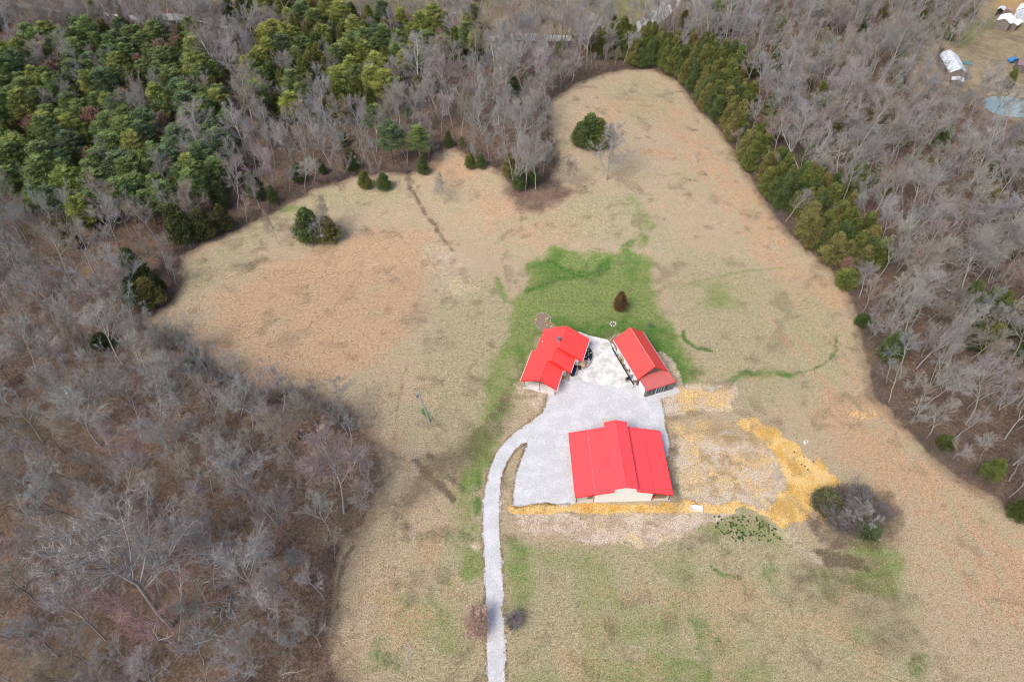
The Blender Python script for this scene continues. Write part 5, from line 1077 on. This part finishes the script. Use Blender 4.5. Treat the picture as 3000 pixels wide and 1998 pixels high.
def scatter(name, kind, items, label, cat, group_keys):
    if not items: return
    objs = []
    for key in group_keys:
        T, Cr = PROTO[key][2]; V = np.array(T.v+Cr.v); F_ = np.concatenate([np.array(T.f), np.array(Cr.f)+len(T.v)]).astype(np.int32)
        me = npmesh(key+'_whole', V, F_, [M['ibark'], M['itwig'] if kind == 'bare' else M['ileaf']])
        mi = np.ones(len(F_), np.int32); mi[:len(T.f)] = 0; me.polygons.foreach_set('material_index', mi)
        a_ = me.attributes.new('tone', 'FLOAT', 'FACE'); a_.data.foreach_set('value', np.array(T.t+Cr.t, np.float32))
        objs.append(bpy.data.objects.new(key+'_pattern', me))
    n = len(items); me = bpy.data.meshes.new(name); me.from_pydata([it[:3] for it in items], [], [])
    def at_f(nm, ty, vals, fld='value'): a_ = me.attributes.new(nm, ty, 'POINT'); a_.data.foreach_set(fld, np.array(vals, np.float32 if ty != 'INT' else np.int32).ravel())
    hs = [it[3]/key_h(it[6]) for it in items]
    at_f('scl', 'FLOAT_VECTOR', [(h_*it[4], h_*it[4], h_) for h_, it in zip(hs, items)], 'vector'); at_f('rot', 'FLOAT_VECTOR', [(0, 0, rw.uniform(0, 6.28)) for _ in items], 'vector')
    at_f('pick', 'INT', [group_keys.index(it[6]) for it in items])
    at_f('tint', 'FLOAT_COLOR', [(*jit(it[5], rw, .15), 1) for it in items], 'color'); at_f('barktint', 'FLOAT_COLOR', [(*jit(it[7], rw, .2), 1) for it in items], 'color')
    o = bpy.data.objects.new(name, me); col.objects.link(o)
    ng = bpy.data.node_groups.new(name, 'GeometryNodeTree'); ng.interface.new_socket('Geometry', in_out='INPUT', socket_type='NodeSocketGeometry'); ng.interface.new_socket('Geometry', in_out='OUTPUT', socket_type='NodeSocketGeometry')
    N_ = ng.nodes; L_ = ng.links; gi = N_.new('NodeGroupInput'); go = N_.new('NodeGroupOutput'); iop = N_.new('GeometryNodeInstanceOnPoints'); g2 = N_.new('GeometryNodeGeometryToInstance')
    for ob in reversed(objs):
        oi = N_.new('GeometryNodeObjectInfo'); oi.inputs['Object'].default_value = ob; L_.new(oi.outputs['Geometry'], g2.inputs[0])
    def na(nm, ty): a_ = N_.new('GeometryNodeInputNamedAttribute'); a_.data_type = ty; a_.inputs['Name'].default_value = nm; return a_.outputs['Attribute']
    iop.inputs['Pick Instance'].default_value = True; L_.new(gi.outputs[0], iop.inputs['Points']); L_.new(g2.outputs[0], iop.inputs['Instance']); L_.new(na('pick', 'INT'), iop.inputs['Instance Index'])
    e2r = N_.new('FunctionNodeEulerToRotation'); L_.new(na('rot', 'FLOAT_VECTOR'), e2r.inputs[0]); L_.new(e2r.outputs[0], iop.inputs['Rotation']); L_.new(na('scl', 'FLOAT_VECTOR'), iop.inputs['Scale'])
    L_.new(iop.outputs[0], go.inputs[0]); md = o.modifiers.new('scatter', 'NODES'); md.node_group = ng
    tag(o, label, cat, kind='stuff')
BK = {'bare': ['bare_forest%d' % i for i in range(9)]+['bare_multi%d' % i for i in range(3)]+['bare_big%d' % i for i in range(4)], 'pine': ['pine%d' % i for i in range(6)], 'cedar': ['cedar%d' % i for i in range(5)], 'oak': ['oak%d' % i for i in range(3)]}
for k_ in ('bare', 'pine', 'cedar', 'oak'):
    scatter('distant_%s_woods' % k_, k_, FARL[k_], 'far %s trees merging into woodland along the creek and hills' % {'bare': 'bare', 'pine': 'pine', 'cedar': 'cedar', 'oak': 'tan leafed oak'}[k_], 'woods', BK[k_])
# undergrowth: twiggy brush on the forest floor, thick along the edge of the field
N = 0; SV = []; ST = []
rng = np.random.default_rng(5)
C0 = rng.uniform((-230, 12), (235, 290), (170000, 2)); C0 = C0[np.abs(C0[:,0]) < 42+.8*C0[:,1]]
dB = sdist(C0, CLEAR); qB = sdist(C0, FARF); rB = sdist(C0, FARM); kB = sdist(C0, CREEK, False)
keep = (dB > .3) & (kB > 3) & (qB > 0) & (rB > 0) & (rng.random(len(C0)) < np.where(dB < 4, .95, .11)*np.where((C0[:,0] < -8) & (C0[:,1] < 74), .2, np.where((C0[:,0] > 30) & (C0[:,1] < 140), 2.6, 1)))
keep |= (dB > .2) & (dB < 3.0) & (rng.random(len(C0)) < .6) & (kB > 3) & ~((C0[:,0] < -8) & (C0[:,1] < 74))
THK = VP([(1880,1135),(1930,1120),(1980,1130),(2020,1150),(2045,1190),(2020,1225),(1990,1240),(1940,1235),(1900,1215),(1875,1175)]); keep |= (sdist(C0, THK) < 0)
C0 = C0[keep]; dB = dB[keep]; extra_ = rng.uniform(THK.min(0), THK.max(0), (420, 2)); extra_ = extra_[sdist(extra_, THK) < -.2]; C0 = np.concatenate([C0, extra_]); dB = np.concatenate([dB, np.full(len(extra_), 1.0)]); hB = terr_np(C0)
n = len(C0); per = 22
ctr = np.repeat(np.column_stack([C0, hB]), per, 0); dd = np.repeat(dB, per)
r0 = rng.normal(size=(n*per, 3))*np.array([.45, .45, 0]); base_ = ctr+r0
Hs = np.repeat(rng.uniform(.8, 2.4, n)*np.where(dB < 4, 1.4, 1), per)*rng.uniform(.4, 1.1, n*per)
dirv = np.column_stack([rng.normal(size=(n*per, 2))*.45, np.ones(n*per)]); dirv /= np.linalg.norm(dirv, axis=1, keepdims=True)
tip_ = base_+dirv*Hs[:,None]; base_[:,2] += Hs*rng.uniform(0, .3, n*per); sd_ = np.cross(dirv, rng.normal(size=(n*per, 3))); sd_ /= np.linalg.norm(sd_, axis=1, keepdims=True); sd_ *= .022
VV = np.stack([base_+sd_, base_-sd_, tip_], 1).reshape(-1, 3); FF = np.arange(len(VV)).reshape(-1, 3)
cols_ = np.array([(.15,.12,.11),(.18,.15,.13),(.13,.10,.10),(.20,.14,.11),(.07,.085,.03)]); pick = np.repeat(rng.choice(5, n, p=[.3,.28,.2,.15,.07]), per)
me = npmesh('undergrowth', VV, FF.astype(np.int32), [M['mix']]); a_ = me.attributes.new('tint', 'FLOAT_COLOR', 'FACE')
a_.data.foreach_set('color', np.column_stack([cols_[pick]*rng.uniform(.7,1.3,(n*per,1)), np.ones(n*per)]).astype(np.float32).ravel())
o = bpy.data.objects.new('undergrowth', me); col.objects.link(o); tag(o, 'low grey brown brush and saplings covering the woodland floor', 'undergrowth', kind='stuff')
# tufts: coarse grass standing in the fields, green rosettes by the dirt
C1 = rng.uniform((-78, 24), (85, 120), (64000, 2)); eg = chaikin(gpoly, 1); ei = rng.integers(0, len(eg), 9000); et = rng.random((9000, 1)); C1 = np.concatenate([C1, eg[ei]*(1-et)+eg[(ei+1) % len(eg)]*et+rng.normal(size=(9000, 2))*.22])[:68500]; d1 = sdist(C1, CLEAR); C1 = C1[(d1 < .5) & (sdist(C1, gpoly) > -.12) & (sdist(C1, cpoly) > .3)]
def inframe(Pt, fr, hx, hy, m=.5):
    c_, s_ = math.cos(fr[2]), math.sin(fr[2]); dx, dy = Pt[:,0]-fr[0], Pt[:,1]-fr[1]; lx, ly = dx*c_+dy*s_, -dx*s_+dy*c_
    return (lx > hx[0]-m) & (lx < hx[1]+m) & (ly > hy[0]-m) & (ly < hy[1]+m)
C1 = C1[~(inframe(C1, BF, (-8.6, 8.6), (-6.5, 12)) | inframe(C1, HF, (.3, 12), (.3, 15)) | inframe(C1, GF, (-3.6, 4.8), (-9.3, 5.5)))]
yl = VP([(1560,1160),(1700,1160),(1800,1100),(1720,960),(1790,985),(1900,1075),(1932,1105),(1860,1150),(1850,1200),(1805,1222),(1765,1190),(1560,1175)])
C1 = C1[sdist(C1, yl) > 0]
n = len(C1); per = 5; ctr = np.repeat(np.column_stack([C1, terr_np(C1)]), per, 0)
base_ = ctr+rng.normal(size=(n*per, 3))*np.array([.06,.06,0]); dirv = np.column_stack([rng.normal(size=(n*per, 2))*.7, np.ones(n*per)*.8]); dirv /= np.linalg.norm(dirv, axis=1, keepdims=True)
Hs = rng.uniform(.1, .26, n*per); tip_ = base_+dirv*Hs[:,None]; sd_ = np.cross(dirv, rng.normal(size=(n*per, 3))); sd_ /= np.linalg.norm(sd_, axis=1, keepdims=True); sd_ *= .03
VV = np.stack([base_+sd_, base_-sd_, tip_], 1).reshape(-1, 3); FF = np.arange(len(VV)).reshape(-1, 3)
cols_ = np.array([(.36,.28,.17),(.30,.22,.12),(.20,.17,.08),(.13,.12,.05),(.40,.30,.20)]); pick = np.repeat(rng.choice(5, n, p=[.3,.25,.2,.15,.1]), per)
me = npmesh('grass_tufts', VV, FF.astype(np.int32), [M['mix']]); a_ = me.attributes.new('tint', 'FLOAT_COLOR', 'FACE')
a_.data.foreach_set('color', np.column_stack([cols_[pick]*rng.uniform(.75,1.25,(n*per,1)), np.ones(n*per)]).astype(np.float32).ravel())
o = bpy.data.objects.new('grass_tufts', me); col.objects.link(o); tag(o, 'coarse dry grass tufts scattered over the fields', 'grass', kind='stuff')
pts_ = VP([(1640,1200),(1700,1185),(1790,1225),(1770,1245),(1700,1235)]); C2 = rng.uniform(pts_.min(0), pts_.max(0), (260, 2)); C2 = C2[sdist(C2, pts_) < 1][:130]
extra = np.array([bp(x*K, y*K) for x, y in [(1835,1060),(1842,1068),(1850,1072),(1856,1080),(1848,1050),(1825,1000),(1832,1008),(1870,1062),(1838,1090),(1826,1040)]]); C2 = np.concatenate([C2, extra])
n = len(C2); per = 16; ctr = np.repeat(np.column_stack([C2, np.zeros(n)]), per, 0); sc_ = np.repeat(rng.uniform(.6, 1.5, n), per)
ang = rng.uniform(0, 6.283, n*per); dirv = np.column_stack([np.cos(ang), np.sin(ang), rng.uniform(.3, 1.2, n*per)]); dirv /= np.linalg.norm(dirv, axis=1, keepdims=True)
tip_ = ctr+dirv*(.24*sc_)[:,None]; sd_ = np.cross(dirv, np.array([0,0,1.0])); sd_ *= .06/np.linalg.norm(sd_, axis=1, keepdims=True)
VV = np.stack([ctr+sd_+[0,0,.02], ctr-sd_+[0,0,.02], tip_], 1).reshape(-1, 3); FF = np.arange(len(VV)).reshape(-1, 3)
me = npmesh('green_rosettes', VV, FF.astype(np.int32), [M['mix']]); a_ = me.attributes.new('tint', 'FLOAT_COLOR', 'FACE')
a_.data.foreach_set('color', np.column_stack([np.array([(.035,.075,.03)])*rng.uniform(.7,1.4,(n*per,1)), np.ones(n*per)]).astype(np.float32).ravel())
o = bpy.data.objects.new('green_rosettes', me); col.objects.link(o); tag(o, 'dark green weed rosettes below the yellow dirt', 'weeds', kind='stuff')
